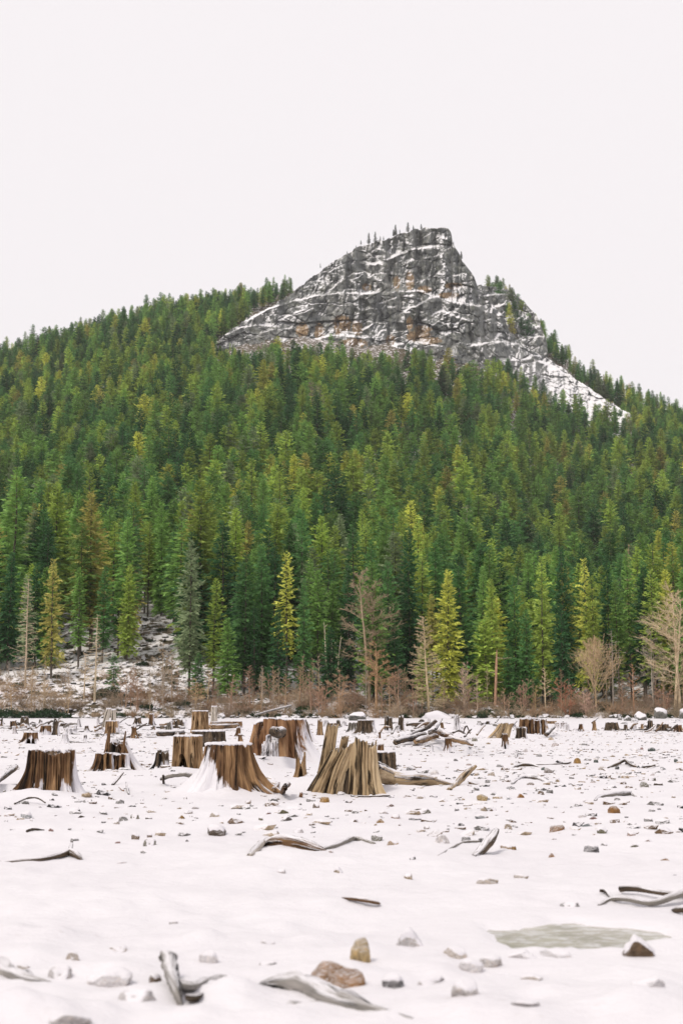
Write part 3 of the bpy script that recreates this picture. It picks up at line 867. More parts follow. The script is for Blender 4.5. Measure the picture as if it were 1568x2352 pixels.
rf = np.random.RandomState(23)
TREES = []       # x, y, z, height, variant, colour, hand label
HAND = [  # x, top y, depth Y, width px or None, colour, variant, label
    (1025, 1310, 238, 84, 'bright yellow-green', 7, 'bright yellow-green conifer standing alone in front, right of the feathery bare tree'),
    (1130, 1330, 241, 62, 'yellow-green', 1, 'tall yellow-green conifer behind the broken reddish snag'),
    (1105, 1300, 250, 50, 'mid green', 3, 'mid green conifer with visible stem left of the broken reddish snag'),
    (1240, 1280, 243, 74, 'yellow-green', 5, 'loose pale yellow-green conifer left of the dark twin conifers at right'),
    (1290, 1255, 246, 74, 'dark green', 7, 'broad dark green conifer between two yellowish conifers at right'),
    (1345, 1285, 245, 68, 'bright yellow-green', 5, 'bright yellow conifer with layered boughs behind the fan-shaped bare tree'),
    (1525, 1310, 246, 66, 'bright yellow-green', 0, 'yellow-green conifer behind the big pale bare tree at right edge'),
    (1180, 1320, 244, 60, 'deep green', 2, 'deep green conifer just right of the broken reddish snag'),
    (125, 1285, 252, 66, 'olive brown', 5, 'olive brown conifer with tiered boughs near the left edge'),
    (66, 1318, 250, 50, 'grey-green', 9, 'thin greyish dying conifer left of the olive brown conifer'),
    (186, 1305, 262, 50, 'mid green', 6, 'slim mid green conifer right of the olive brown conifer'),
    (240, 1300, 262, 56, 'deep green', 1, 'deep green conifer above the pale bare snag at left'),
    (296, 1298, 262, 54, 'yellow-green', 0, 'yellow-green conifer left of the open snowy gap'),
    (440, 1240, 240, 78, 'grey-green', 1, 'tallest grey-green conifer at the right of the open snowy gap'),
    (492, 1330, 242, 58, 'yellow-green', 6, 'yellowish slim conifer behind the white snag stump'),
    (602, 1250, 244, 84, 'deep green', 7, 'broad deep green conifer directly behind the huge broad stump'),
    (560, 1290, 247, 70, 'dark green', 0, 'dark green conifer left of the broad one behind the huge stump'),
    (660, 1268, 243, 66, 'bright yellow-green', 9, 'ragged bright yellow conifer behind the huge broad stump'),
    (730, 1310, 245, 60, 'mid green', 3, 'mid green conifer above the white-stemmed dead clump'),
    (420, 1150, 300, 64, 'yellow-green', 0, 'yellow-green conifer high above the open snowy gap'),
    (350, 1092, 315, 62, 'yellow-green', 1, 'tall yellow-green conifer above and left of the snowy gap'),
    (940, 1212, 252, 84, 'dark green', 7, 'broad dark conifer between the round-crowned and the feathery bare trees'),
    (890, 1290, 246, 70, 'deep green', 0, 'deep green conifer right behind the tall round-crowned bare tree'),
    (800, 1300, 250, 64, 'dark green', 2, 'dark dense conifer left of the tall round-crowned bare tree'),
    (845, 1240, 256, 66, 'deep green', 1, 'tall deep green conifer rising over the round-crowned bare tree'),
    (675, 1045, 345, 48, 'bright yellow-green', 6, 'bright yellow narrow conifer standing out mid-slope above the huge stump'),
    (1050, 868, 560, 36, 'olive brown', 6, 'tall brownish yellow conifer standing out high below the cliff'),
    (1050, 1022, 420, 44, 'bright yellow-green', 0, 'bright yellow conifer mid-slope below the brownish tall one'),
    (1180, 1062, 400, 44, 'yellow-green', 0, 'yellow-green conifer mid-slope right of centre'),
    (1290, 1390, 238, 52, 'dark green', 2, 'small dark conifer at the shore left of the fan-shaped bare tree'),
    (1205, 1400, 238, 56, 'deep green', 0, 'lower deep green conifer under the pale yellow-green one at right'),
    (1440, 1262, 250, 50, 'mid green', 3, 'mid green high-crowned conifer behind the boulder pile'),
    (1470, 1290, 252, 54, 'deep green', 4, 'deep green bare-stemmed conifer behind the boulder pile'),
    (1395, 1270, 250, 60, 'dark green', 1, 'dark green conifer above the fan-shaped bare tree'),
    (25, 1270, 262, 70, 'dark green', 0, 'dark green conifer at the left edge of the picture'),
    (700, 1330, 240, 50, 'deep green', 2, 'shorter deep green conifer at the shore behind the alder row'),
    (525, 1420, 236, 60, 'mid green', 0, 'low mid green conifer at the shore behind the flat-topped stump'),
    (970, 1480, 236, 46, 'yellow-green', 2, 'small yellow-green conifer half hidden by the feathery bare tree'),
    (640, 1400, 238, 56, 'dark green', 2, 'low dark conifer at the shore behind the alder row'),
    (760, 1440, 238, 60, 'dark green', 0, 'low bushy dark conifer beside the white-stemmed dead clump'),
    (905, 1440, 237, 60, 'dark green', 2, 'low bushy dark conifer under the round-crowned bare tree'),
    (1165, 1480, 237, 44, 'deep green', 2, 'short deep green conifer touching the broken reddish snag'),
    (262, 1500, 238, 44, 'deep green', 5, 'short deep green conifer right of the pale bare snag'),
    (455, 1500, 236, 50, 'deep green', 2, 'short green conifer behind the tall flat-topped stump'),
]
for (x, yt, Y, w, col, v, lab) in HAND:
    X, Zt = at(x, yt, Y)
    z0 = float(hz(X, Y))
    while Y > 290 and Y < 900 and Zt - z0 > 23:
        Y += 8
        X, Zt = at(x, yt, Y)
        z0 = float(hz(X, Y))
    TREES.append([X, Y, z0, Zt - z0, v, col, lab, (w / FOC * Y / 2) if w else None])
hand_xy = [(t[0], t[1]) for t in TREES]

Ycur = 238.0
cand = []
while Ycur < 1120:
    step = 6.6 + .8 * sstep(270, 600, Ycur)
    half = (.50 if Ycur < 700 else .42) * Ycur
    n = int(2 * half / step)
    for i in range(n):
        X = -half + (i + rf.rand()) * step
        Y = Ycur + (rf.rand() - .5) * step * 1.2
        cand.append((X, Y))
    Ycur += step * .92
FAR = []
for (X, Y) in cand:
    u_px = 784 + FOC * X / (Y * 1.0)
    if not forest_ok(X, Y, u_px):
        continue
    if Y < 300 and any((X - a) ** 2 + (Y - b) ** 2 < 9 for a, b in hand_xy):
        continue
    dens = float(pn(X * .02, Y * .02, 8))
    if rf.rand() < .12 - .25 * dens:
        continue
    z0 = float(hz(X, Y))
    t = (Y - SHORE) / (YR - SHORE)
    hh = (rf.normal(22.0, 4.0)) * (1 - .22 * sstep(.02, .35, t)) * (1 + .18 * float(pn(X * .05, Y * .05, 2)))
    hh = max(9, hh)
    if Y > 1030:
        hh *= .72
    if 480 < u_px < 1300 and Y > 700 and proj(X, Y, z0)[1] > np.interp(u_px, [p[0] for p in CL_TOP], [p[1] for p in CL_TOP]):
        yb = np.interp(u_px, [p[0] for p in CL_BASE], [p[1] for p in CL_BASE])
        yv = np.interp(u_px, [480, 560, 640, 1060, 1150, 1230, 1290, 1400], [895, 890, 862, 855, 900, 945, 975, 990])
        yt_ = max(proj(X, Y, z0 + hh)[1], yv - 92 + 44 * rf.rand())
        hh = max(6, at(u_px, yt_, Y)[1] - z0)
    nz_ = float(pn(X * .03, Y * .03, 5)) + rf.normal(0, .55)
    if nz_ > .95:
        col = 'bright yellow-green' if rf.rand() < .5 else 'olive brown'
    elif nz_ > .32:
        col = 'yellow-green'
    elif nz_ > -.15:
        col = 'mid green'
    elif nz_ > -.6:
        col = 'deep green'
    else:
        col = 'dark green'
    if rf.rand() < .05:
        col = 'grey-green'
    TREES.append([X, Y, z0, hh, int(rf.randint(len(CON))), col, None, None])

def in_view(X, Y, z, h):
    x, y = proj(X, Y, z + h * .6)
    return -20 < x < 1588

order = sorted(range(len(TREES)), key=lambda i: (0 if TREES[i][6] else 1, TREES[i][1] / TREES[i][3] if in_view(*TREES[i][:4]) else 1e9))
near_ids = order[:296]
far_ids = order[296:]

LAND = [(66, 'the thin greyish dying conifer'), (222, 'the pale bare snag'), (358, 'the open snowy gap'), (455, 'the tall flat-topped stump'), (560, 'the alder row left end'),
        (650, 'the huge broad stump'), (757, 'the white-stemmed dead clump'), (845, 'the round-crowned bare tree'), (985, 'the feathery bare tree'),
        (1138, 'the broken reddish snag'), (1240, 'the loose pale yellow conifer'), (1365, 'the fan-shaped bare tree'), (1462, 'the snowy boulder pile'), (1548, 'the big pale bare tree')]
ORD = ['first', 'second', 'third', 'fourth', 'fifth', 'sixth', 'seventh', 'eighth', 'ninth', 'tenth', 'eleventh', 'twelfth', 'thirteenth', 'fourteenth', 'fifteenth', 'sixteenth', 'seventeenth', 'eighteenth', 'nineteenth', 'twentieth'] + ['%dth' % k for k in range(21, 60)]

cnt = {}
for i in sorted(near_ids, key=lambda i: TREES[i][1]):
    X, Y, z0, h, v, col, lab, rad = TREES[i]
    cm, tm, H0, R0, words = CON[v]
    e = empty('conifer_tree', (X, Y, z0))
    s = h / H0
    sr = (rad / R0) if rad else s * rf.uniform(.85, 1.15)
    e.scale = (sr, sr, s)
    e.rotation_euler = (rf.normal(0, .012), rf.normal(0, .012), rf.rand() * 6.28)
    c = NEED[col]
    j = rf.uniform(.72, 1.28) if lab is None else 1.12
    if lab is None:
        x = proj(X, Y, z0)[0]
        lm = min(LAND, key=lambda q: abs(q[0] - x))[1]
        k = (words, col, lm)
        cnt[k] = cnt.get(k, 0) + 1
        lab = '%s %s conifer, %s up the slope from %s' % (words, col, ORD[cnt[k] - 1], lm)
    tag(e, lab, 'conifer', 'conifers of the lower slope')
    t = ob('trunk', tm, e)
    f = ob('crown', cm, e)
    f.color = (c[0] * j, c[1] * j, c[2] * j, 1)

def scatter(name, pts, rots, scl, idx, protos, label, cat):
    """one stuff object: geometry nodes put a prototype on every point"""
    col = bpy.data.collections.new(name + '_kinds')
    for o in protos:
        col.objects.link(o)
    me = bpy.data.meshes.new(name)
    me.from_pydata([tuple(p) for p in pts], [], [])
    a = me.attributes.new('rot', 'FLOAT_VECTOR', 'POINT'); a.data.foreach_set('vector', np.asarray(rots, np.float32).ravel())
    a = me.attributes.new('scl', 'FLOAT_VECTOR', 'POINT'); a.data.foreach_set('vector', np.asarray(scl, np.float32).ravel())
    a = me.attributes.new('idx', 'INT', 'POINT'); a.data.foreach_set('value', np.asarray(idx, np.int32))
    o = ob(name, me)
    ng = bpy.data.node_groups.new(name, 'GeometryNodeTree')
    ng.interface.new_socket('Geometry', in_out='INPUT', socket_type='NodeSocketGeometry')
    ng.interface.new_socket('Geometry', in_out='OUTPUT', socket_type='NodeSocketGeometry')
    N = ng.nodes.new
    gi, go = N('NodeGroupInput'), N('NodeGroupOutput')
    mp = N('GeometryNodeMeshToPoints')
    ci = N('GeometryNodeCollectionInfo')
    ci.inputs['Collection'].default_value = col
    ci.inputs['Separate Children'].default_value = True
    ci.inputs['Reset Children'].default_value = True
    ip = N('GeometryNodeInstanceOnPoints')
    ip.inputs['Pick Instance'].default_value = True
    def na(n_, t):
        q = N('GeometryNodeInputNamedAttribute'); q.data_type = t; q.inputs[0].default_value = n_
        return q.outputs[0]
    Lk = ng.links.new
    Lk(gi.outputs[0], mp.inputs['Mesh'])
    Lk(mp.outputs[0], ip.inputs['Points'])
    Lk(ci.outputs[0], ip.inputs['Instance'])
    Lk(na('idx', 'INT'), ip.inputs['Instance Index'])
    er = N('FunctionNodeEulerToRotation')
    Lk(na('rot', 'FLOAT_VECTOR'), er.inputs[0])
    Lk(er.outputs[0], ip.inputs['Rotation'])
    Lk(na('scl', 'FLOAT_VECTOR'), ip.inputs['Scale'])
    Lk(ip.outputs[0], go.inputs[0])
    md = o.modifiers.new('scatter', 'NODES')
    md.node_group = ng
    o['kind'] = 'stuff'
    o['label'] = label
    o['category'] = cat
    return o

# far forest kinds: shapes x tints, trunk and crown joined
def join_meshes(name, parts):
    V, F, T, MI, off = [], [], [], [], 0
    mats = []
    for k, me in enumerate(parts):
        n = len(me.vertices)
        co = np.empty(n * 3); me.vertices.foreach_get('co', co)
        V.append(co.reshape(-1, 3))
        F += [[i + off for i in p.vertices] for p in me.polygons]
        MI += [k] * len(me.polygons)
        tn = np.full(n, .5, np.float32)
        if 'tone' in me.attributes:
            me.attributes['tone'].data.foreach_get('value', tn)
        T.append(tn)
        mats.append(me.materials[0])
        off += n
    me = mk(name, np.vstack(V), F, None, False, {'tone': np.concatenate(T)})
    for m in mats:
        me.materials.append(m)
    me.polygons.foreach_set('material_index', MI)
    return me

FAR_T = {'dark green': 0, 'deep green': 1, 'mid green': 2, 'yellow-green': 3, 'bright yellow-green': 4, 'olive brown': 5, 'grey-green': 6}
tints = [(tuple(c * .65 for c in NEED[k_]), tuple(c * 1.3 for c in NEED[k_])) for k_ in FAR_T]
far_protos = []
far_shape = [(20, 4.3, .10, 130, 11, .55, .0), (20, 3.8, .2, 115, 11, .55, .12), (21, 3.3, .30, 100, 11, .5, .18), (19, 4.0, .08, 105, 11, .65, .22)]
far_crowns = []
for si, (h, rm, cb, nb, nt, dr, gp) in enumerate(far_shape):
    for ti, tt in enumerate(tints):
        fm = bpy.data.materials.get('forest_needles_%d' % ti) or foliage_material('forest_needles_%d' % ti, tt)
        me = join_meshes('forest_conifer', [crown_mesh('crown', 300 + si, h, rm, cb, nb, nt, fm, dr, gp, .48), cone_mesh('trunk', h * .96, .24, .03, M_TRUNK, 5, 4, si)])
        far_protos.append(bpy.data.objects.new('forest_conifer_%02d' % len(far_protos), me))
pts, rots, scl, idx = [], [], [], []
for i in far_ids:
    X, Y, z0, h, v, col, lab, rad = TREES[i]
    s = h / 20.0
    sr = s * rf.uniform(.9, 1.3) 
    pts.append((X, Y, z0)); rots.append((0, 0, rf.rand() * 6.28)); scl.append((sr, sr, s))
    idx.append(int(rf.randint(4)) * 7 + FAR_T[col])
scatter('conifer_forest', pts, rots, scl, idx, far_protos, 'dense green conifer forest climbing the hill to the cliff', 'forest')
print('trees near', len(near_ids), 'far', len(far_ids))

# little trees along the summit ridge
SUM = [(675, 128, 14), (708, 128, 45), (735, 122, 45), (756, 118, 20), (770, 114, 16), (812, 98, 30), (820, 92, 44), (838, 90, 20), (872, 82, 44), (895, 76, 24), (928, 68, 22), (505, 222, 10), (1052, 130, 46), (1062, 150, 30), (1096, 205, 44), (617, 172, 12), (655, 148, 12)]
k = 0
for (cx, cy, hp) in SUM:
    x, y = cpt(cx, cy)
    Y = 968.0
    X, Z = at(x, y + 2, Y)
    h = hp * .5469 / FOC * Y * 1.05 + 1
    v = (3, 6, 8, 9, 4)[k % 5]
    cm, tm, H0, R0, words = CON[v]
    e = empty('conifer_tree', (X, Y, Z - 1.2))
    e.scale = (h / H0 * 1.5,) * 2 + ((h + 1.2) / H0,)
    e.rotation_euler[2] = k * 1.3
    where = 'left of the summit block' if cx < 900 else ('behind the summit block' if cx < 1050 else 'on the right brink')
    tag(e, 'tiny conifer on the cliff crest %s, %s from the left' % (where, ORD[k]), 'conifer', 'tiny trees along the cliff crest')
    t = ob('trunk', tm, e)
    f = ob('crown', cm, e)
    f.color = (.06, .075, .05, 1)
    k += 1

#PART2
# ------------------------------------------------------------------ tubes, bare trees, shrubs
def tube_segs(segs, n=3):
    """segs: (p, q, r0, r1) -> verts, quads"""
    P = np.array([s_[0] for s_ in segs], float); Q = np.array([s_[1] for s_ in segs], float)
    R0 = np.array([s_[2] for s_ in segs]); R1 = np.array([s_[3] for s_ in segs])
    D = Q - P
    D /= np.maximum(np.linalg.norm(D, axis=1), 1e-9)[:, None]
    ref = np.where(np.abs(D[:, 2:3]) > .9, np.array([[1., 0, 0]]), np.array([[0, 0, 1.]]))
    A = np.cross(D, ref); A /= np.linalg.norm(A, axis=1)[:, None]
    B = np.cross(D, A)
    th = np.arange(n) / n * 2 * math.pi
    ring = A[:, None, :] * np.cos(th)[None, :, None] + B[:, None, :] * np.sin(th)[None, :, None]
    V = np.concatenate([P[:, None] + ring * R0[:, None, None], Q[:, None] + ring * R1[:, None, None]], 1).reshape(-1, 3)
    j = np.arange(n)
    q = np.stack([j, (j + 1) % n, (j + 1) % n + n, j + n], -1)
    F = (np.arange(len(segs))[:, None, None] * 2 * n + q[None]).reshape(-1, 4)
    return V, F

def bare_tree(seed, h, cb, spread, n1, n2, n3, up, stems=1, style='round'):
    """trunk segments and branch segments of a leafless tree"""
    r = random.Random(seed)
    trunk, br, cuts_ = [], [], []
    def limb(p, d, L, rad, lvl, k):
        q = p.copy()
        pts = [(q.copy(), rad)]
        dd = d.copy()
        for i in range(k):
            dd = (dd + Vector((r.gauss(0, .13), r.gauss(0, .13), r.gauss(.05 * up, .10)))).normalized()
            q = q + dd * (L / k)
            pts.append((q.copy(), rad * (1 - .8 * (i + 1) / k)))
        for a, b in zip(pts, pts[1:]):
            br.append((a[0], b[0], a[1], b[1]))
        return pts
    for st in range(stems):
        p = Vector((r.gauss(0, .15) * (stems - 1), r.gauss(0, .15) * (stems - 1), -.5))
        lean = Vector((r.gauss(0, .008 + .05 * (stems > 1)), r.gauss(0, .02), 1))
        hh = h * (1 if st == 0 else r.uniform(.75, .95))
        R = (.0075 if style == 'snag' else .0095) * hh + .03
        pts = []
        K = 10
        for i in range(K + 1):
            pts.append((p.copy(), R * (1 - .88 * i / K)))
            p = p + Vector((lean.x + r.gauss(0, .018), lean.y + r.gauss(0, .018), 1)) * (hh + .5) / K
        for a, b in zip(pts, pts[1:]):
            trunk.append((a[0], b[0], a[1], b[1]))
        m = max(3, n1 // stems)
        for i in range(m):
            t = cb + (1 - cb) * ((i + r.random()) / m) ** .9
            f = t * K; a = min(K - 1, int(f))
            base = pts[a][0].lerp(pts[a + 1][0], f - a)
            tt = (t - cb) / (1 - cb)
            az = i * 2.4 + r.gauss(0, .5)
            if style == 'round':
                L = spread * (1 - .62 * abs(tt - .35) / .65) * r.uniform(.7, 1.15)
                el = .35 + .6 * tt
            elif style == 'fan':
                L = hh * (1 - t) * .75 + spread * .4; L *= r.uniform(.75, 1.05); el = .85
            elif style == 'feather':
                L = spread * (1 - tt * .75) * r.uniform(.7, 1.1); el = .1 + .5 * tt - .25 * (tt < .3)
            elif style == 'snag':
                L = spread * (1 - tt * .8) * r.uniform(.55, 1.25); el = r.gauss(.02, .12)
            else:
                L = spread * (1 - .75 * tt) * r.uniform(.6, 1.1); el = .55
            el = el + (up - 1) * .25
            d = Vector((math.cos(az) * math.cos(el), math.sin(az) * math.cos(el), math.sin(el)))
            cuts_.append(len(br))
            p1 = limb(base, d, L, max(.045, pts[a][1] * .36), 1, 4)
            for j in range(n2):
                f2 = r.uniform(.25, 1) * 4; a2 = min(3, int(f2))
                b2 = p1[a2][0].lerp(p1[a2 + 1][0], f2 - a2)
                d2 = (d + Vector((r.gauss(0, .6), r.gauss(0, .6), r.gauss(.15 * up, .4)))).normalized()
                L2 = L * r.uniform(.25, .5) * (1.1 - .5 * f2 / 4)
                p2 = limb(b2, d2, L2, .029, 2, 2)
                for q_ in range(n3):
                    f3 = r.uniform(.2, 1) * 2; a3 = min(1, int(f3))
                    b3 = p2[a3][0].lerp(p2[a3 + 1][0], f3 - a3)
                    d3 = (d2 + Vector((r.gauss(0, .6), r.gauss(0, .6), r.gauss(.12 * up, .45)))).normalized()
                    br.append((b3, b3 + d3 * L2 * r.uniform(.4, .8), .020, .010))
    bare_tree.cuts = cuts_
    return trunk, br

BT = {}
def bare_meshes(key, *a, **k):
    if key not in BT:
        tr, br = bare_tree(*a, **k)
        V, F = tube_segs(tr, 5)
        V2, F2 = tube_segs(br, 3)
        whole = mk('branches', V2, F2, M_BARK, smooth=False)
        if key in ('round', 'big', 'fan', 'feather', 'clump'):
            ct = bare_tree.cuts + [len(br)]
            limbs = [mk('limb', *tube_segs(br[a:b], 3), M_BARK, smooth=False) for a, b in zip(ct, ct[1:])]
        else:
            limbs = [whole]
        BT[key] = (mk('trunk', V, F, M_BARK), whole, limbs)
    return BT[key]

BK = [('round', 11, 22, .35, 4.2, 40, 8, 6, 1.2, 2, 'round'), ('roundb', 12, 12, .3, 3.6, 28, 8, 6, 1.1, 2, 'alder'), ('feather', 13, 17, .16, 2.6, 84, 7, 4, .6, 1, 'feather'),
      ('fan', 14, 12, .16, 2.5, 54, 7, 4, 1.6, 1, 'fan'), ('big', 15, 20, .2, 6.0, 48, 8, 6, 1.1, 3, 'round'), ('clump', 16, 10, .25, 1.4, 18, 3, 2, 1.8, 4, 'alder'),
      ('snag', 17, 15, .15, 2.1, 64, 3, 2, .8, 1, 'snag'), ('pole', 18, 14, .35, 3.0, 30, 2, 1, .8, 1, 'snag'),
      ('alder', 19, 9, .25, 2.0, 24, 6, 4, 1.3, 1, 'alder'), ('alderb', 20, 8, .3, 1.7, 22, 6, 4, 1.4, 2, 'alder'), ('alderc', 21, 10, .35, 1.6, 20, 6, 3, 1.3, 1, 'alder'),
      ('bushy', 22, 6, .12, 2.3, 30, 6, 4, 1.4, 3, 'alder')]
BH = {}
for q in BK:
    BH[q[0]] = q[2]

TANB = (.36, .27, .18); PALEB = (.50, .42, .30); REDB = (.30, .205, .15); GREYB = (.36, .33, .29); REDD = (.34, .24, .17); WHT = (.62, .55, .44); RUST = (.24, .10, .06)
BARE = [ # x, top, Y, width px, kind, colour, label
    (845, 1322, 236, 110, 'round', (.30, .24, .17), 'tall round-crowned leafless tree with twin stems in front of dark conifers'),
    (862, 1478, 231, 84, 'roundb', (.40, .27, .16), 'spreading orange-tan leafless tree below the tall round-crowned one'),
    (983, 1418, 229, 72, 'feather', (.45, .38, .25), 'narrow feathery leafless tree with many fine drooping twigs'),
    (1365, 1474, 231, 74, 'fan', (.42, .33, .21), 'fan-shaped leafless tree with steep rising limbs near the boulder pile'),
    (1552, 1368, 231, 150, 'big', (.50, .42, .29), 'big pale leafless tree cut off by the right edge'),
    (757, 1428, 240, 44, 'clump', WHT, 'white-stemmed dead clump of upright poles before the dark conifers'),
    (222, 1412, 234, 50, 'snag', (.47, .41, .30), 'pale dead snag with short level branches on the left shore'),
    (1402, 1448, 234, 60, 'pole', GREYB, 'grey dead pole with level side branches behind the fan-shaped tree'),
    (66, 1330, 247, 44, 'snag', (.42, .36, .27), 'tall tan dead conifer spire near the left edge'),
    (1070, 1160, 330, 50, 'pole', GREYB, 'grey dead tree among green conifers right of centre mid-slope'),
    (515, 1090, 400, 30, 'snag', GREYB, 'thin grey dead spire mid-slope left of centre'),
    (205, 1140, 350, 34, 'snag', GREYB, 'thin grey dead tree mid-slope above the left shore'),
    (325, 1190, 320, 38, 'snag', RUST, 'rust-brown dead conifer above the open snowy gap'),
    (560, 1100, 395, 40, 'pole', (.26, .23, .20), 'grey leafless tree mid-slope right of the thin grey spire'),
    (722, 880, 640, 34, 'round', (.24, .21, .19), 'grey leafless tree high on the slope under the cliff'),
    (742, 905, 620, 30, 'pole', (.24, .22, .20), 'grey dead pole high on the slope beside a leafless tree'),
    (1440, 1250, 270, 20, 'snag', (.42, .30, .20), 'thin reddish bare pole among conifers at upper right of the shore'),
    (575, 1530, 231, 40, 'alder', REDB, 'slender reddish alder at the left end of the alder row'),
    (600, 1545, 229, 34, 'alderc', TANB, 'slender tan alder second in the alder row'),
    (627, 1528, 231, 40, 'alderb', REDB, 'reddish forked alder third in the alder row'),
    (655, 1550, 229, 36, 'alder', TANB, 'tan alder fourth in the row, above the huge broad stump'),
    (688, 1530, 231, 40, 'alderc', (.33, .23, .15), 'brownish alder fifth in the row behind the huge broad stump'),
    (716, 1548, 229, 38, 'alderb', REDB, 'reddish alder at the right end of the alder row'),
    (737, 1562, 228, 46, 'bushy', (.36, .24, .17), 'low branching tan tree left of the forked stump spire'),
    (776, 1540, 229, 50, 'roundb', (.38, .27, .18), 'spreading tan tree right above the forked stump spire'),
    (815, 1560, 230, 36, 'alder', REDB, 'small reddish alder just behind the snowy boulder'),
    (918, 1530, 229, 52, 'roundb', (.34, .24, .17), 'tan forked tree between the two tall leafless trees'),
    (895, 1556, 228, 34, 'alderc', TANB, 'thin tan alder leaning beside the orange-tan tree'),
    (950, 1548, 228, 34, 'alderb', REDB, 'thin reddish alder left of the feathery tree'),
    (1068, 1520, 231, 46, 'bushy', (.40, .32, .25), 'pale bushy leafless tree right of the yellow conifer'),
    (1096, 1552, 229, 38, 'alder', (.38, .30, .23), 'pale alder left of the broken reddish snag'),
    (1194, 1560, 229, 46, 'bushy', REDB, 'reddish bushy tree right of the broken snag'),
    (1226, 1575, 229, 36, 'alderb', (.36, .27, .15), 'small olive-tan tree left of the pale slim alder'),
    (1250, 1535, 230, 34, 'alderc', (.55, .46, .32), 'pale slim alder with bright stem right of the broken snag'),
    (1302, 1558, 229, 52, 'bushy', (.33, .17, .11), 'rusty rounded bushy tree between pale alder and fan-shaped tree'),
    (1345, 1580, 228, 44, 'bushy', (.42, .30, .24), 'pinkish low bushy tree at the foot of the fan-shaped tree'),
    (1428, 1560, 229, 42, 'alder', REDB, 'reddish alder behind the snowy boulder pile'),
    (1452, 1526, 230, 44, 'alderc', (.36, .22, .14), 'rusty alder above the boulder pile'),
    (1492, 1450, 236, 60, 'roundb', GREYB, 'grey twiggy tree left of the big pale tree'),
    (1515, 1570, 229, 50, 'bushy', (.34, .22, .16), 'brownish bush-like tree beside the right-hand boulders'),
    (30, 1560, 230, 50, 'roundb', (.40, .30, .19), 'spreading tan tree on the shore at the left edge'),
    (76, 1535, 233, 44, 'alder', (.42, .33, .22), 'tan alder on the open snowy bank at far left'),
    (105, 1565, 230, 60, 'roundb', (.44, .34, .22), 'wide low tan tree above the evergreen shore bushes'),
    (155, 1580, 229, 44, 'alderb', (.42, .33, .22), 'forked tan alder left of the twin pale posts'),
    (196, 1500, 238, 34, 'alderc', (.50, .42, .30), 'pale leaning alder on the snowy bank left of the snag'),
    (285, 1540, 232, 52, 'bushy', (.34, .25, .18), 'dense brown bushy tree behind the twin pale posts'),
    (320, 1555, 230, 50, 'bushy', (.30, .21, .15), 'brown bushy tree behind the mossy stump'),
    (372, 1480, 240, 44, 'roundb', (.36, .30, .22), 'grey-tan tree standing in the open snowy gap'),
    (398, 1505, 234, 40, 'alder', (.34, .28, .21), 'brownish alder at the right side of the snowy gap'),
    (448, 1560, 229, 50, 'roundb', (.42, .32, .19), 'olive-tan tree above the tall flat-topped stump'),
    (478, 1540, 231, 36, 'alderc', (.44, .35, .22), 'tan alder behind the white snag stump'),
    (530, 1550, 230, 40, 'alderb', REDB, 'reddish alder between the white snag and the alder row'),
    (1018, 1560, 229, 36, 'alder', (.36, .28, .20), 'tan alder at the foot of the bright yellow conifer'),
    (1160, 1580, 228, 36, 'alderb', (.34, .24, .17), 'small tan alder right beside the broken snag base'),
]
rb = random.Random(5)
for (x, yt, Y, w, kind, col, lab) in BARE:
    X, Zt = at(x, yt, Y)
    z0 = float(hz(X, Y))
    while Y > 290 and Y < 900 and Zt - z0 > 20:
        Y += 8
        X, Zt = at(x, yt, Y)
        z0 = float(hz(X, Y))
    q = next(k_ for k_ in BK if k_[0] == kind)
    tm, bm_, limbs = bare_meshes(q[0], *q[1:])
    e = empty('leafless_tree', (X, Y, z0))
    s = max(.2, (Zt - z0) / q[2])
    co = np.empty(len(bm_.vertices) * 3); bm_.vertices.foreach_get('co', co)
    half = np.percentile(np.abs(co.reshape(-1, 3)[:, 0]), 93)
    sx = w / FOC * Y / 2 / half
    sx = min(max(sx, .55 * s), 1.6 * s)
    e.scale = (sx, sx, s)
    e.rotation_euler[2] = rb.random() * 6.28
    tag(e, lab, 'leafless tree', 'leafless trees along the shore')
    for nm, me in [('trunk', tm)] + [('limb' if len(limbs) > 1 else 'branches', l_) for l_ in limbs]:
        o = ob(nm, me, e)
        o.color = (*[c * 1.25 for c in col], 1)

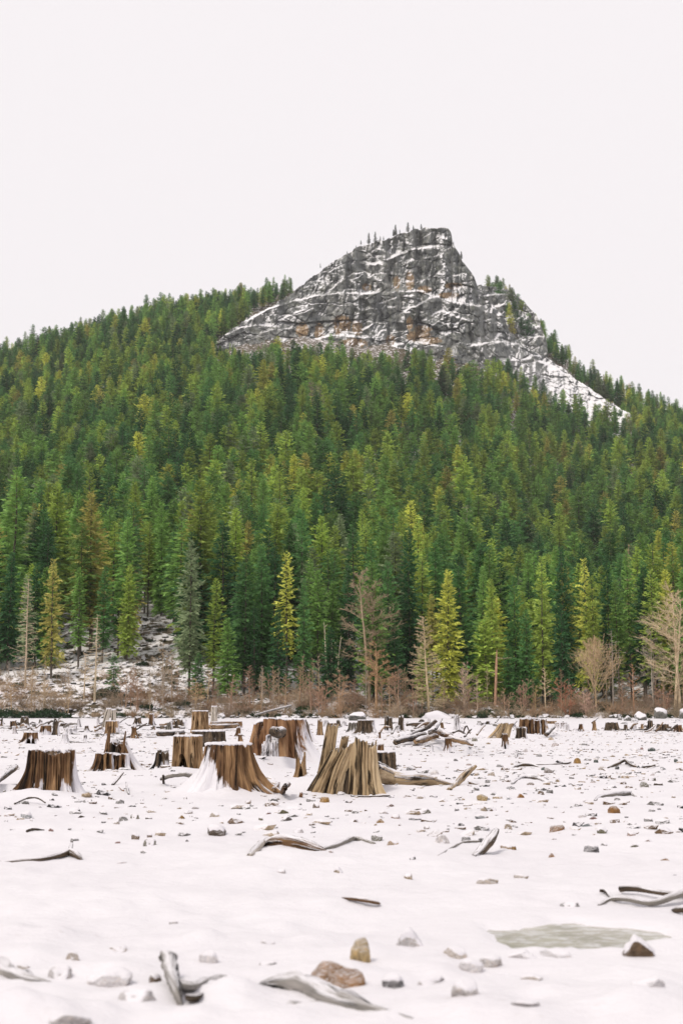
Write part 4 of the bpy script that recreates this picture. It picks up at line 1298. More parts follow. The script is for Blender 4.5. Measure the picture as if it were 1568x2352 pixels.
SL = [(90, 'below the open bank at far left'), (240, 'by the twin pale posts'), (350, 'by the mossy stump'), (460, 'behind the tall flat-topped stump'), (590, 'under the alder row'), (720, 'at the right end of the alder row'),
      (830, 'beside the big snowy boulder'), (985, 'at the foot of the feathery tree'), (1138, 'below the broken snag'), (1300, 'below the rusty bushy tree'), (1370, 'below the fan-shaped tree'), (1465, 'around the boulder pile'), (1545, 'by the right-hand boulders')]
SAP = random.Random(31)
sap_n = {}
for x in sorted([SAP.uniform(480, 1570) for _ in range(34)] + [SAP.uniform(0, 470) for _ in range(12)]):
    Y = SAP.uniform(227.5, 236)
    X = at(x, 1600, Y)[0]
    z0 = float(hz(X, Y))
    kind = SAP.choice(['alder', 'alderb', 'alderc', 'alderc'])
    q = next(k_ for k_ in BK if k_[0] == kind)
    tm, bm_, limbs = bare_meshes(q[0], *q[1:])
    e = empty('leafless_sapling', (X, Y, z0))
    s = SAP.uniform(.38, .82)
    e.scale = (s * SAP.uniform(.7, 1.1), s * .9, s)
    e.rotation_euler[2] = SAP.random() * 6.28
    nm, col = SAP.choice([('pale tan', (.50, .42, .30)), ('tan', (.42, .33, .22)), ('grey', (.38, .34, .29)), ('reddish', (.34, .23, .16))])
    wh = min(SL, key=lambda q_: abs(q_[0] - x))[1]
    sap_n[(nm, wh)] = sap_n.get((nm, wh), 0) + 1
    tag(e, 'thin %s sapling %s, %s from the left' % (nm, wh, ORD[sap_n[(nm, wh)] - 1]), 'sapling', 'thin leafless saplings along the shore')
    for nm_, me in (('trunk', tm), ('branches', limbs[0])):
        o = ob(nm_, me, e)
        o.color = (*col, 1)

# broken reddish snag: a split trunk with two level stubs
def broken_snag():
    X, Zt = at(1138, 1492, 234.5)
    z0 = float(hz(X, 234.5))
    h = Zt - z0
    e = empty('broken_snag', (X, 234.5, z0))
    tag(e, 'broken reddish snag, a bare standing trunk before the dark conifers', 'dead tree')
    V, F = tube_segs([((-.25, 0, -.5), (-.1, 0, h * .4), .26, .22), ((-.1, 0, h * .4), (.08, 0, h * .8), .22, .19), ((.08, 0, h * .8), (.16, 0, h), .19, .05)], 8)
    o = ob('trunk', mk('trunk', V, F, M_BARK), e); o.color = (.46, .29, .20, 1)
    for zz, L, sg in ((.86, 2.6, 1), (.62, 1.9, -1), (.45, 1.2, 1)):
        V, F = tube_segs([((.05, 0, h * zz), (sg * L * .5, -.2, h * zz - .12), .045, .035), ((sg * L * .5, -.2, h * zz - .12), (sg * L, -.3, h * zz + .05), .035, .015)], 4)
        o = ob('branch', mk('branch', V, F, M_BARK), e); o.color = (.5, .42, .33, 1)
broken_snag()

# shrubs along the shore
def shrub_mesh(seed, n, h, spread, sub):
    r = random.Random(seed)
    segs = []
    for i in range(n):
        p = Vector((r.gauss(0, spread * .35), r.gauss(0, spread * .25), -.2))
        d = Vector((r.gauss(0, .5), r.gauss(0, .5), 1)).normalized()
        L = h * r.uniform(.5, 1.1)
        pts = [p]
        for k in range(3):
            d = (d + Vector((r.gauss(0, .18), r.gauss(0, .18), r.gauss(-.05, .12)))).normalized()
            pts.append(pts[-1] + d * L / 3)
        for k in range(3):
            segs.append((pts[k], pts[k + 1], .03 * (1 - .25 * k), .03 * (.75 - .25 * k)))
        for j in range(sub):
            f = r.uniform(.7, 3); a = min(2, int(f))
            b = pts[a].lerp(pts[a + 1], f - a)
            dd = (d + Vector((r.gauss(0, .7), r.gauss(0, .7), r.gauss(0, .5)))).normalized()
            q = b + dd * L * r.uniform(.15, .4)
            segs.append((b, q, .017, .01))
            segs.append((q, q + (dd + Vector((r.gauss(0, .6), r.gauss(0, .6), r.gauss(0, .5)))).normalized() * L * .16, .012, .006))
    V, F = tube_segs(segs, 3)
    return mk('shrub', V, F, M_BARK, smooth=False)

def leafy_mesh(name, seed, n, h, spread, mat, size=.16):
    r = np.random.RandomState(seed)
    a = r.rand(n) * 6.283
    rad = np.sqrt(r.rand(n)) * spread
    lump = .65 + .5 * np.abs(pn(np.cos(a) * rad * 1.2, np.sin(a) * rad * 1.2, seed))
    z = r.rand(n) ** .7 * h * np.sqrt(np.maximum(0, 1 - (rad / spread) ** 2) + .05) * lump
    P = np.stack([np.cos(a) * rad, np.sin(a) * rad, z], -1)
    D = r.normal(size=(n, 3)); D[:, 2] = np.abs(D[:, 2]) * .4; D /= np.linalg.norm(D, axis=1)[:, None]
    W = np.cross(D, r.normal(size=(n, 3))); W /= np.linalg.norm(W, axis=1)[:, None]
    L = (size * r.uniform(.6, 1.5, n))[:, None]
    V = np.stack([P, P + D * L * .5 + W * L * .3, P + D * L, P + D * L * .5 - W * L * .3], 1).reshape(-1, 3)
    t = np.repeat(np.clip(r.normal(.5, .2, n), 0, 1), 4)
    return mk(name, V, np.arange(n * 4).reshape(-1, 4), mat, smooth=False, attrs={'tone': t})

SHR = [shrub_mesh(40, 46, 2.4, 1.5, 6), shrub_mesh(41, 60, 1.7, 2.0, 6), shrub_mesh(42, 34, 3.2, 1.3, 7)]
EVG = [leafy_mesh('evergreen_bush', 51, 1500, 1.7, 2.6, M_NEEDLE, .3), leafy_mesh('evergreen_bush', 52, 1100, 1.2, 1.9, M_NEEDLE, .28)]
rs = random.Random(17)
sc_cnt = {}
shr_list = []
x = -30
while x < 1600:
    shr_list.append((x + rs.uniform(-9, 9), rs.uniform(226.5, 233)))
    x += rs.uniform(20, 36)
for i in range(15):
    shr_list.append((rs.uniform(-20, 470), rs.uniform(230, 256)))
for i in range(30):
    shr_list.append((rs.uniform(470, 1580), rs.uniform(229, 238)))
for (x, Y) in sorted(shr_list, key=lambda q: q[1]):
    X = at(x, 1600, Y)[0]
    z0 = float(hz(X, Y)) if Y > SHORE else 0
    v = rs.randrange(3)
    o = ob('shrub', SHR[v], None, (X, Y, z0))
    k = rs.uniform(.65, 1.2)
    o.scale = (k * rs.uniform(.9, 1.4), k, k * rs.uniform(.7, 1.0))
    o.rotation_euler[2] = rs.random() * 6.28
    if x < 480:
        nm, col = rs.choice([('tan', (.46, .36, .25)), ('grey-brown', (.34, .28, .21)), ('brown', (.32, .22, .14))])
    else:
        nm, col = rs.choice([('reddish-brown', (.37, .265, .19)), ('rusty', (.42, .295, .19)), ('tan', (.50, .41, .30)), ('grey-brown', (.34, .27, .21))])
    o.color = (*col, 1)
    wh = min(SL, key=lambda q: abs(q[0] - x))[1]
    kk = (nm, wh); sc_cnt[kk] = sc_cnt.get(kk, 0) + 1
    tag(o, '%s twiggy leafless shrub, %s back %s' % (nm, ORD[sc_cnt[kk] - 1], wh), 'shrub', 'leafless shrubs along the shore')
EV = [(20, 227.5, 1.0, 'low dark evergreen bush at the left edge of the shore'), (62, 227.2, 1.1, 'broad dark evergreen bush second from the left edge of the shore'), (108, 227.4, 1.0, 'dark evergreen bush below the wide low tan tree'),
      (146, 227.2, .9, 'dark evergreen bush nearest the twin pale posts'), (250, 238, 1.1, 'evergreen bush at the foot of the pale snag'), (420, 232, .8, 'green bush at the foot of the snowy gap'),
      (1110, 229, .9, 'green leafy bush right of the snow mound on the shore'), (1230, 228.5, 1.0, 'green leafy bush below the pale slim alder'), (1330, 229, .9, 'green leafy bush left of the fan-shaped tree'), (1020, 232, 1.0, 'dark green bush under the bright yellow conifer'),
      (700, 231, .9, 'dark green bush behind the alder row'), (880, 231, 1.1, 'dark green bush behind the orange-tan tree'), (560, 232, 1.0, 'dark green bush left of the alder row'), (1420, 231, 1.0, 'dark green bush behind the boulder pile'), (1180, 233, 1.2, 'dark leafy bush touching the broken snag')]
for i, (x, Y, k, lab) in enumerate(EV):
    X = at(x, 1600, Y)[0]
    o = ob('evergreen_bush', EVG[i % 2], None, (X, Y, float(hz(X, Y)) - .1))
    k = k if i < 6 else k * .62
    o.scale = (k, k, k); o.rotation_euler[2] = i * 1.9
    o.color = (.035, .065, .032, 1) if i < 6 else (.05, .10, .04, 1)
    tag(o, lab, 'bush', 'evergreen bushes on the shore')

# ------------------------------------------------------------------ stones
def stone_mesh(seed, sub, flat=.75, cuts=9, name='stone'):
    r = np.random.RandomState(seed)
    bm = bmesh.new()
    bmesh.ops.create_icosphere(bm, subdivisions=sub, radius=1)
    V = np.array([v.co[:] for v in bm.verts])
    F = [[v.index for v in f.verts] for f in bm.faces]
    bm.free()
    for i in range(cuts):
        n = r.normal(size=3); n[2] *= .7; n /= np.linalg.norm(n)
        d = r.uniform(.46, .82)
        ex = np.maximum(0, V @ n - d)
        V = V - ex[:, None] * n * .93
    nn = V / np.linalg.norm(V, axis=1)[:, None]
    V = V + nn * (.10 * fbm(V[:, 0] * 1.3 + seed, V[:, 1] * 1.3, V[:, 2] * 1.3, 3) + .03 * fbm(V[:, 0] * 5, V[:, 1] * 5 + seed, V[:, 2] * 5, 2))[:, None]
    V[:, 2] *= flat
    V /= np.abs(V).max(0)[None, :]
    return mk(name, V, F, M_STONE, smooth=sub > 2)

ST_HI = [stone_mesh(200 + i, 4, 1, 8 + i % 4) for i in range(8)]
ST_LO = [stone_mesh(230 + i, 2, 1, 8) for i in range(6)]
def stone_cap(me, k):
    """a crust of snow on the upper side of a stone"""
    bm = bmesh.new()
    bm.from_mesh(me)
    bm.normal_update()
    gone = [f for f in bm.faces if f.normal.z + .35 * float(pn(f.calc_center_median().x * 2.2 + k, f.calc_center_median().y * 2.2, 1.5)) < .42]
    bmesh.ops.delete(bm, geom=gone, context='FACES')
    bm.normal_update()
    for v in bm.verts:
        if v.is_boundary:
            v.co += v.normal * -.01
        else:
            v.co += Vector((0, 0, .085 + .05 * float(pn(v.co.x * 3, v.co.y * 3, k)))) + v.normal * .03
    c = bpy.data.meshes.new('snow_cap')
    bm.to_mesh(c)
    bm.free()
    c.materials.clear()
    c.materials.append(M_SNOW)
    return c

ST_CAP = [stone_cap(m_, i_) for i_, m_ in enumerate(ST_HI)]
SCOL = {'brown': (.15, .10, .06), 'dark brown': (.075, .055, .038), 'grey': (.17, .165, .155), 'dark': (.045, .043, .042), 'ochre': (.30, .175, .055), 'tan': (.36, .28, .19), 'olive': (.13, .12, .07),
        'orange': (.30, .15, .045), 'red': (.22, .10, .075), 'dark green': (.07, .09, .08), 'blue-grey': (.22, .24, .25), 'pale': (.58, .54, .53), 'frost': (.40, .365, .335), 'yellow-tan': (.38, .28, .14), 'pinkish': (.36, .25, .20)}

def stone(x, yb, w, h, col, snow, lab, seed, group='stones on the snow', sink=.35, deep=.8, name='stone', lo=False):
    X, Y = gpt(x, yb)
    z = gzs(X, Y)
    if Y < 60:
        X, Y = gpt(x, yb, z); z = gzs(X, Y)
    s = Y / FOC
    rx = w * s / 2
    tilt = (CAM_H - z) / Y
    if yb > 2100:
        snow = snow * 1.18 + (.12 if col in ('grey', 'pale') else 0)
        col = 'frost' if col == 'grey' else col
        h = h * (.88 if col in ('frost', 'pale', 'tan') else 1.25)
    vis = max(.30 * h, h - 1.1 * deep * w / 2 * tilt)
    full = vis * s / (1 - sink)
    rz = full / 2
    ry = rx * deep
    rr = random.Random(seed)
    me = (ST_LO if lo else ST_HI)[seed % (6 if lo else 8)]
    o = ob(name, me, None, (X, Y + ry * .8, z + rz - full * sink))
    o.scale = (rx, ry, rz)
    o.rotation_euler = (rr.gauss(0, .06), rr.gauss(0, .06), rr.choice((0, math.pi)) + rr.gauss(0, .25))
    c = SCOL[col]
    j = rr.uniform(.85, 1.2)
    o.color = (c[0] * j, c[1] * j, c[2] * j, snow)
    tag(o, lab, 'stone' if name == 'stone' else 'boulder', group)
    if not lo and yb > 1780 and snow >= .5 and col not in ('yellow-tan', 'orange') and len(ST_CAP[seed % 8].polygons) > 8:
        ob('snow_cap', ST_CAP[seed % 8], o)
    return o

BIG = BIG_STONES
for i, (x, yb, w, h, col, sn, lab) in enumerate(BIG):
    stone(x, yb, w, h, col, sn, lab, 1000 + i, deep=.7, sink=.52)

rs2 = np.random.RandomState(77)
RL = [((0, 240), 'left'), ((240, 520), 'left of centre'), ((520, 860), 'centre'), ((860, 1120), 'right of centre'), ((1120, 1340), 'right'), ((1340, 1568), 'far right')]
BL = [(1690, 'behind the big stumps'), (1770, 'among the big stumps'), (1840, 'by the near stump feet'), (1900, 'before the near stumps'), (1990, 'midway to the foreground'), (2400, 'in the foreground')]
ncol = ['grey', 'dark', 'brown', 'tan', 'dark brown', 'olive', 'pale', 'grey', 'dark', 'blue-grey', 'pinkish']
taken = [(b[0], b[1], b[2]) for b in BIG]
stc = {}
made = 0
while made < 300 - len(BIG) - 6:
    yb = 1690 + 330 * rs2.beta(1.3, 3.2)
    x = rs2.uniform(5, 1563)
    if x < 860 and rs2.rand() < .45 or (x < 900 and yb < 1800):
        continue
    Y = gpt(x, yb)[1]
    size = (5 + 17 * rs2.rand() ** 2.5) * (.6 + 22.0 / Y)
    size = max(size, 6)
    if any(abs(x - a) < (size + c) * .6 and abs(yb - b) < 7 for a, b, c in taken):
        continue
    taken.append((x, yb, size))
    col = ncol[rs2.randint(len(ncol))]
    reg = next(n for (a, b), n in RL if a <= x < b + 1)
    band = next(n for b, n in BL if yb < b)
    kk = (col, reg, band); stc[kk] = stc.get(kk, 0) + 1
    lab = '%s small %s stone from the back, %s, %s' % (ORD[stc[kk] - 1], col, band, reg)
    stone(x, yb, size, size * rs2.uniform(.28, .55), col, float(rs2.uniform(.66, .95)), lab, 3000 + made, lo=Y > 30, sink=.5)
    made += 1

# countless smaller stones
pts, rots, scl, idx = [], [], [], []
sm_protos = []
k = 0
for cname in ('grey', 'dark', 'brown', 'tan'):
    for i in range(3):
        o = bpy.data.objects.new('small_stone_%02d' % k, stone_mesh(260 + k, 1, 1, 6))
        g = bpy.data.materials.get('small_stone_' + cname)
        if not g:
            c = SCOL[cname]
            g = simple_material('small_stone_' + cname, [(.35, tuple(v * .7 for v in c)), (.65, tuple(min(1, v * 1.4) for v in c))], 2.0, .4, .1, snow=(.22, .45))
        o.data.materials[0] = g
        sm_protos.append(o); k += 1
NS = 0
while NS < 5500:
    Y = 12 + 102 * rs2.rand() ** .8
    X = rs2.uniform(-.36, .36) * Y
    dn = float(pn(X * .12, Y * .10, 21)) + .35 * (X / Y > .0) - (.75 if Y < 19 else 0) - .5 * (Y < 15)
    if rs2.rand() > .38 + .75 * dn:
        continue
    s = .024 + .085 * rs2.rand() ** 3.0
    z = 0
    pts.append((X, Y, s))
    scl.append((s * rs2.uniform(1.0, 2.0), s * rs2.uniform(.8, 1.2), s * rs2.uniform(.5, .9)))
    rots.append((rs2.normal(0, .15), rs2.normal(0, .15), rs2.normal(0, .5)))
    idx.append(rs2.randint(12)); NS += 1
A = np.array(pts)
A[:, 2] = gz(A[:, 0], A[:, 1]) + A[:, 2] * .12
scatter('scattered_stones', A, rots, scl, idx, sm_protos, 'countless small stones poking through the lake bed snow', 'stones')

# snow-topped rubble and brush over the bank and lower slope
M_RUB = simple_material('rubble', [(.3, (.03, .03, .026)), (.6, (.09, .085, .07))], 1.5, .5, .1, snow=(.25, .45))
rub = []
for i in range(6):
    o = bpy.data.objects.new('bank_stone_%d' % i, stone_mesh(300 + i, 2, 1, 8)); o.data.materials[0] = M_RUB
    rub.append(o)
pts, rots, scl, idx = [], [], [], []
for i in range(7200):
    Y = 226.5 + 75 * rs2.rand() ** 1.7
    X = rs2.uniform(-.42, .42) * Y
    if X > -.09 * Y and rs2.rand() < .35:
        continue
    s = .12 + .55 * rs2.rand() ** 2.6
    pts.append((X, Y, s)); scl.append((s * rs2.uniform(.8, 1.5), s, s * rs2.uniform(.5, .9))); rots.append((rs2.normal(0, .2), rs2.normal(0, .2), rs2.rand() * 6)); idx.append(rs2.randint(6))
A = np.array(pts); A[:, 2] = hz(A[:, 0], A[:, 1]) + .1 * A[:, 2]
scatter('bank_rubble', A, rots, scl, idx, rub, 'snow-topped rubble covering the bank and the lower slope', 'rubble')

und = []
M_UNDT = simple_material('undergrowth_twigs', [(.35, (.24, .185, .125)), (.65, (.44, .355, .25))], 1.0)
for i in range(3):
    me = shrub_mesh(70 + i, 20, 1.3, 1.2, 5); me.materials[0] = M_UNDT
    und.append(bpy.data.objects.new('undergrowth_kind_%d' % i, me))
M_UNDL = foliage_material('undergrowth_leaves', ((.03, .05, .025), (.06, .085, .04)))
for i in range(2):
    und.append(bpy.data.objects.new('undergrowth_kind_%d' % (3 + i), leafy_mesh('leaves', 80 + i, 260, .7, .9, M_UNDL, .26)))
pts, rots, scl, idx = [], [], [], []
for i in range(1650):
    Y = 227 + 60 * rs2.rand() ** 2.0
    X = rs2.uniform(-.42, .42) * Y
    if X < -.09 * Y and rs2.rand() < .5:
        continue
    s = rs2.uniform(.6, 1.35)
    pts.append((X, Y, 0)); scl.append((s, s, s)); rots.append((0, 0, rs2.rand() * 6)); idx.append(rs2.choice([0, 1, 2, 3, 4], p=[.27, .26, .25, .12, .10]))
A = np.array(pts); A[:, 2] = hz(A[:, 0], A[:, 1])
scatter('undergrowth', A, rots, scl, idx, und, 'tangled brown undergrowth along the shore and under the trees', 'undergrowth')

# boulders on the shore
M_BLD = simple_material('boulder_rock', [(.3, (.05, .055, .05)), (.6, (.20, .19, .17))], 2.0, .7, .15, snow=(.02, .30))
BLD = [(825, 1655, 50, 24, 'big snow-frosted boulder on the shore below the round-crowned tree'), (797, 1648, 14, 8, 'small boulder left of the big snow-frosted one'),
       (1423, 1654, 13, 17, 'upright narrow boulder at the left of the boulder pile'), (1441, 1656, 20, 20, 'snow-capped boulder second in the pile'), (1455, 1660, 24, 14, 'low snow-capped boulder at the front of the pile'), (1470, 1655, 30, 24, 'tan peaked boulder with snow hood topping the pile'),
       (1486, 1660, 16, 11, 'small boulder at the right front of the pile'), (1432, 1662, 22, 12, 'snow-covered boulder at the left front of the pile'), (1513, 1650, 40, 27, 'large snow-covered boulder right of the pile, among shrubs'), (1550, 1660, 34, 15, 'low dark-sided boulder near the right edge'), (1566, 1646, 24, 24, 'snow-covered boulder cut by the right edge'),
       (508, 1651, 16, 16, 'snow-hooded boulder right of the white snag stump'), (1175, 1650, 12, 9, 'small boulder on the shore behind the slanting stump')]
for i, (x, yb, w, h, lab) in enumerate(BLD):
    X, Y = gpt(x, max(yb, 1651)); Y = min(Y, 224 + (i % 3)); X = at(x, yb, Y)[0]
    s = Y / FOC
    o = ob('boulder', ST_HI[(i * 3 + 1) % 8].copy(), None, (X, Y, gzs(X, Y) + (1651 - yb) * s * .5 + h * s * .32))
    o.data.materials[0] = M_BLD
    o.scale = (w * s / 2, w * s / 2.3, h * s * .66)
    o.rotation_euler[2] = i * 1.1
    tag(o, lab, 'boulder', 'boulders on the shore')

# ------------------------------------------------------------------ stumps
def body(R, H, seed, flare=1.0, roots=(), jag=0.0, peaks=(), low=(), arch=(), lean=(0, 0), ell=(1, 1), nth=110, nz=34, top_r=None, hollow=.0, base=-.18, groove=.05, lobes=.10, top=True, kexp=5.0, twist=0.0, cracks=()):
    """a weathered trunk: theta x height shell with grooves, root flares and a shaped rim"""
    th = np.arange(nth) / nth * 2 * math.pi
    def bump_at(lst):
        o = np.zeros(nth)
        for (deg, wid, amp) in lst:
            d = (th - math.radians(deg) + math.pi) % (2 * math.pi) - math.pi
            o = o + amp * np.exp(-(d / math.radians(wid)) ** 2)
        return o
    c, s = np.cos(th), np.sin(th)
    rim = 1 + bump_at(peaks) - bump_at(low) + jag * fbm(c * 2.2 + seed, s * 2.2, seed * .7, 2) + jag * .6 * np.abs(pn(c * 9 + seed, s * 9, 1.0)) - .035 * np.abs(pn(c * 14 + seed, s * 14, 2.0)) - .05 * (pn(c * 5 + seed, s * 5, 4.0) > .45)
    rim = np.maximum(rim, .12)
    zlow = np.zeros(nth)
    for (deg, wid, amp) in arch:
        d = (th - math.radians(deg) + math.pi) % (2 * math.pi) - math.pi
        zlow = np.maximum(zlow, amp * np.sqrt(np.maximum(0, 1 - (d / math.radians(wid)) ** 2)) * H)
    q = np.linspace(0, 1, nz)[:, None]
    zt = rim[None, :] * H
    zb = np.where(zlow > .04 * H, zlow, base)[None, :]
    z = zb + (zt - zb) * q ** 1.15
    h = np.clip(z / H, 0, 3)
    e = np.exp(-np.maximum(h, -.05) * kexp)
    th2 = th[None, :] + twist * h
    cc, ss = np.cos(th2), np.sin(th2)
    rad = 1 + .10 * (1 - np.minimum(h, 1)) + lobes * fbm(cc * 1.5 + seed, ss * 1.5, h * .25, 3)
    rad -= groove * np.abs(fbm(cc * 4 + seed, ss * 4, h * .9, 2)) * 1.5
    rad -= groove * .35 * np.abs(pn(cc * 15 + seed, ss * 15, h * 1.5))
    for (deg, wid, dep) in cracks:
        d = (th2 - math.radians(deg) - .10 * pn(h * 2.5, deg * .37, seed) + math.pi) % (2 * math.pi) - math.pi
        rad = rad - 1.5 * dep * np.exp(-.0) * np.exp(-(d / math.radians(wid)) ** 2) * (.55 + .6 * np.abs(pn(h * 3, deg * .11, 2.0 + seed)))
    rf_ = np.zeros((1, nth))
    for rt in roots:
        deg, wid, amp = rt[:3]
        d = (th - math.radians(deg) + math.pi) % (2 * math.pi) - math.pi
        rf_ = rf_ + amp * np.exp(-(d / math.radians(wid)) ** 2)[None, :]
    ripple = fbm(c * 2.6 + seed, s * 2.6, seed * .3, 3) * 1.6
    rad = rad + e * flare * .42 * (.75 + .35 * ripple)[None, :] + np.exp(-np.maximum(h, -.05) * kexp * .72) * rf_
    rad = R * rad
    hl = np.maximum(h, 0)
    X = rad * cc * ell[0] + lean[0] * hl ** 1.3
    Y = rad * ss * ell[1] + lean[1] * hl ** 1.3
    V = np.stack([X, Y, z], -1)
    Gv = np.stack([R * cc + 0 * z, R * ss + 0 * z, z * 1.0], -1)
    F = gridf(nz, nth, True)
    Vs, Gs, Fs = [V.reshape(-1, 3)], [Gv.reshape(-1, 3)], [F]
    n0 = nz * nth
    # inward rim and top
    last = n0 - nth
    cx, cy = lean[0] * hl[-1].mean() ** 1.3, lean[1] * hl[-1].mean() ** 1.3
    prev = np.arange(last, n0)
    for k_, f in enumerate((.86, .6, .3, .05)):
        zz = zt[0] * (1 - hollow * (1 - f) ** .5) + .03 * H * pn(c * f * 4 + seed, s * f * 4, 3.0) - .01 * H
        if hollow:
            zz = np.minimum(zz, zt[0].mean() * (1 - hollow * .6 * (1 - f)))
        Xr = cx + (X[-1] - cx) * f
        Yr = cy + (Y[-1] - cy) * f
        Vs.append(np.stack([Xr, Yr, zz], -1))
        Gs.append(np.stack([Xr * .6, Yr * .6, zz * .2 + .3 * f], -1))
        cur = np.arange(n0 + k_ * nth, n0 + (k_ + 1) * nth)
        Fs.append(np.stack([prev, np.roll(prev, -1), np.roll(cur, -1), cur], -1))
        prev = cur
    # inner skin of an open arch
    if arch:
        n1 = n0 + 4 * nth
        Xi, Yi = X[0] * .82, Y[0] * .82
        Vs.append(np.stack([Xi, Yi, z[0] + .01], -1)); Gs.append(Gv[0] * .8)
        Vs.append(np.stack([X[nz // 2] * .82, Y[nz // 2] * .82, z[nz // 2]], -1)); Gs.append(Gv[nz // 2] * .6)
        a0, a1, a2 = np.arange(nth), np.arange(n1, n1 + nth), np.arange(n1 + nth, n1 + 2 * nth)
        for a, b in ((a0, a1), (a1, a2)):
            Fs.append(np.stack([np.roll(a, -1), a, b, np.roll(b, -1)], -1))
    rimpts = np.stack([X[-1], Y[-1], zt[0]], -1)
    return np.vstack(Vs), np.vstack(Gs), np.vstack(Fs), rimpts

def cap_mesh(rim, thick, seed, inset=1.03, cover=None):
    """a pillow of snow lying on the rim"""
    n = len(rim)
    c = rim.mean(0)
    th = np.arange(n) / n * 2 * math.pi
    Vs, Fs = [], []
    thick = thick * .42
    fr = [(inset * .98, -.3), (inset, .35), (inset * .96, .8), (.78, 1.05), (.5, 1.1), (.22, 1.15), (.02, 1.15)]
    for f, hh in fr:
        w = 1 + .018 * pn(np.cos(th) * 3 + seed, np.sin(th) * 3, f)
        X = c[0] + (rim[:, 0] - c[0]) * f * w
        Y = c[1] + (rim[:, 1] - c[1]) * f * w
        zz = rim[:, 2] * min(1, f * 1.0 + (0 if f > .9 else .0)) + c[2] * (1 - min(1, f))
        zz = zz + thick * hh * (1 + .35 * pn(np.cos(th) * 2 * f + seed, np.sin(th) * 2 * f, 7.0))
        Vs.append(np.stack([X, Y, zz], -1))
    for k_ in range(len(fr) - 1):
        a = np.arange(k_ * n, (k_ + 1) * n); b = a + n
        Fs.append(np.stack([a, np.roll(a, -1), np.roll(b, -1), b], -1))
    return mk('snow_cap', np.vstack(Vs), np.vstack(Fs), M_SNOWP)

M_SNOWP = M_SNOW

def stump(x, yb, yt, wt, wb, lab, col='brown', snow='top', cap=.05, parts=None, group='old stumps on the snowy lake bed', lo=False, back=.5, name='tree_stump', **kw):
    """x, base row, top row, rim width and foot width are read off the picture and turned into metres"""
    X, Y0 = gpt(x, yb)
    Y0 = min(Y0, 222)
    X = at(x, yb, Y0)[0]
    s = Y0 / FOC
    R = wt * s / 2
    Rb = wb * s / 2
    Y = Y0 + Rb * back
    X = X * Y / Y0
    z0 = float(gz(X, Y, False))
    H = at(x, yt, Y)[1] - z0
    H = max(H, .1)
    e = empty(name, (X, Y, z0))
    tag(e, lab, 'stump', group)
    snake = kw.pop('snake', 0)
    kw.setdefault('seed', int(x) % 97)
    rk = random.Random(int(x * 7 + yb))
    kw.setdefault('cracks', tuple((200 + 20 * j_ + rk.uniform(-8, 8), rk.uniform(2.5, 6.5), rk.uniform(.08, .36)) for j_ in range(8)))
    fl = kw.pop('flare', max(0, (Rb / R - 1.1)) / .75)
    if lo:
        kw.setdefault('nth', 72); kw.setdefault('nz', 14); kw.setdefault('lobes', .2)
    for i, p in enumerate(parts or [dict()]):
        k_ = dict(kw); k_.update(p)
        off = k_.pop('off', (0, 0)); rs_ = k_.pop('rs', 1); hs = k_.pop('hs', 1)
        pc = k_.pop('col', col); ps = k_.pop('snow', snow); pcap = k_.pop('cap', cap)
        nm = k_.pop('name', 'trunk')
        k_.setdefault('flare', fl)
        V, Gv, F, rim = body(R * rs_, H * hs, **k_)
        V = V + np.array([off[0] * R, off[1] * R, 0])
        rim = rim + np.array([off[0] * R, off[1] * R, 0])
        o = ob(nm, mk(nm, V, F, wood(pc, ps), attrs={'grain': Gv}), e)
        if pcap:
            ob('snow_cap', cap_mesh(rim, pcap, i + x), e)
    for j_ in range(snake):
        a_ = rk.uniform(0, 6.28)
        L_ = Rb * rk.uniform(1.3, 2.6)
        P_ = [(math.cos(a_) * Rb * .4, math.sin(a_) * Rb * .4, .22 * H)]
        for q_ in range(1, 4):
            a_ += rk.gauss(0, .3)
            P_.append((P_[-1][0] + math.cos(a_) * L_ / 3, P_[-1][1] + math.sin(a_) * L_ / 3, rk.uniform(0, .16) * H * (1 if q_ < 3 else rk.choice((0, 0, 2.5)))))
        V, Gv, F = tube(P_, [R * .3, R * .24, R * .2, R * .1], 7, j_ + int(x), .2, k=3)
        ob('root', mk('root', V, F, wood('dark' if col == 'brown' else col, 'top'), attrs={'grain': Gv}), e)
    return e

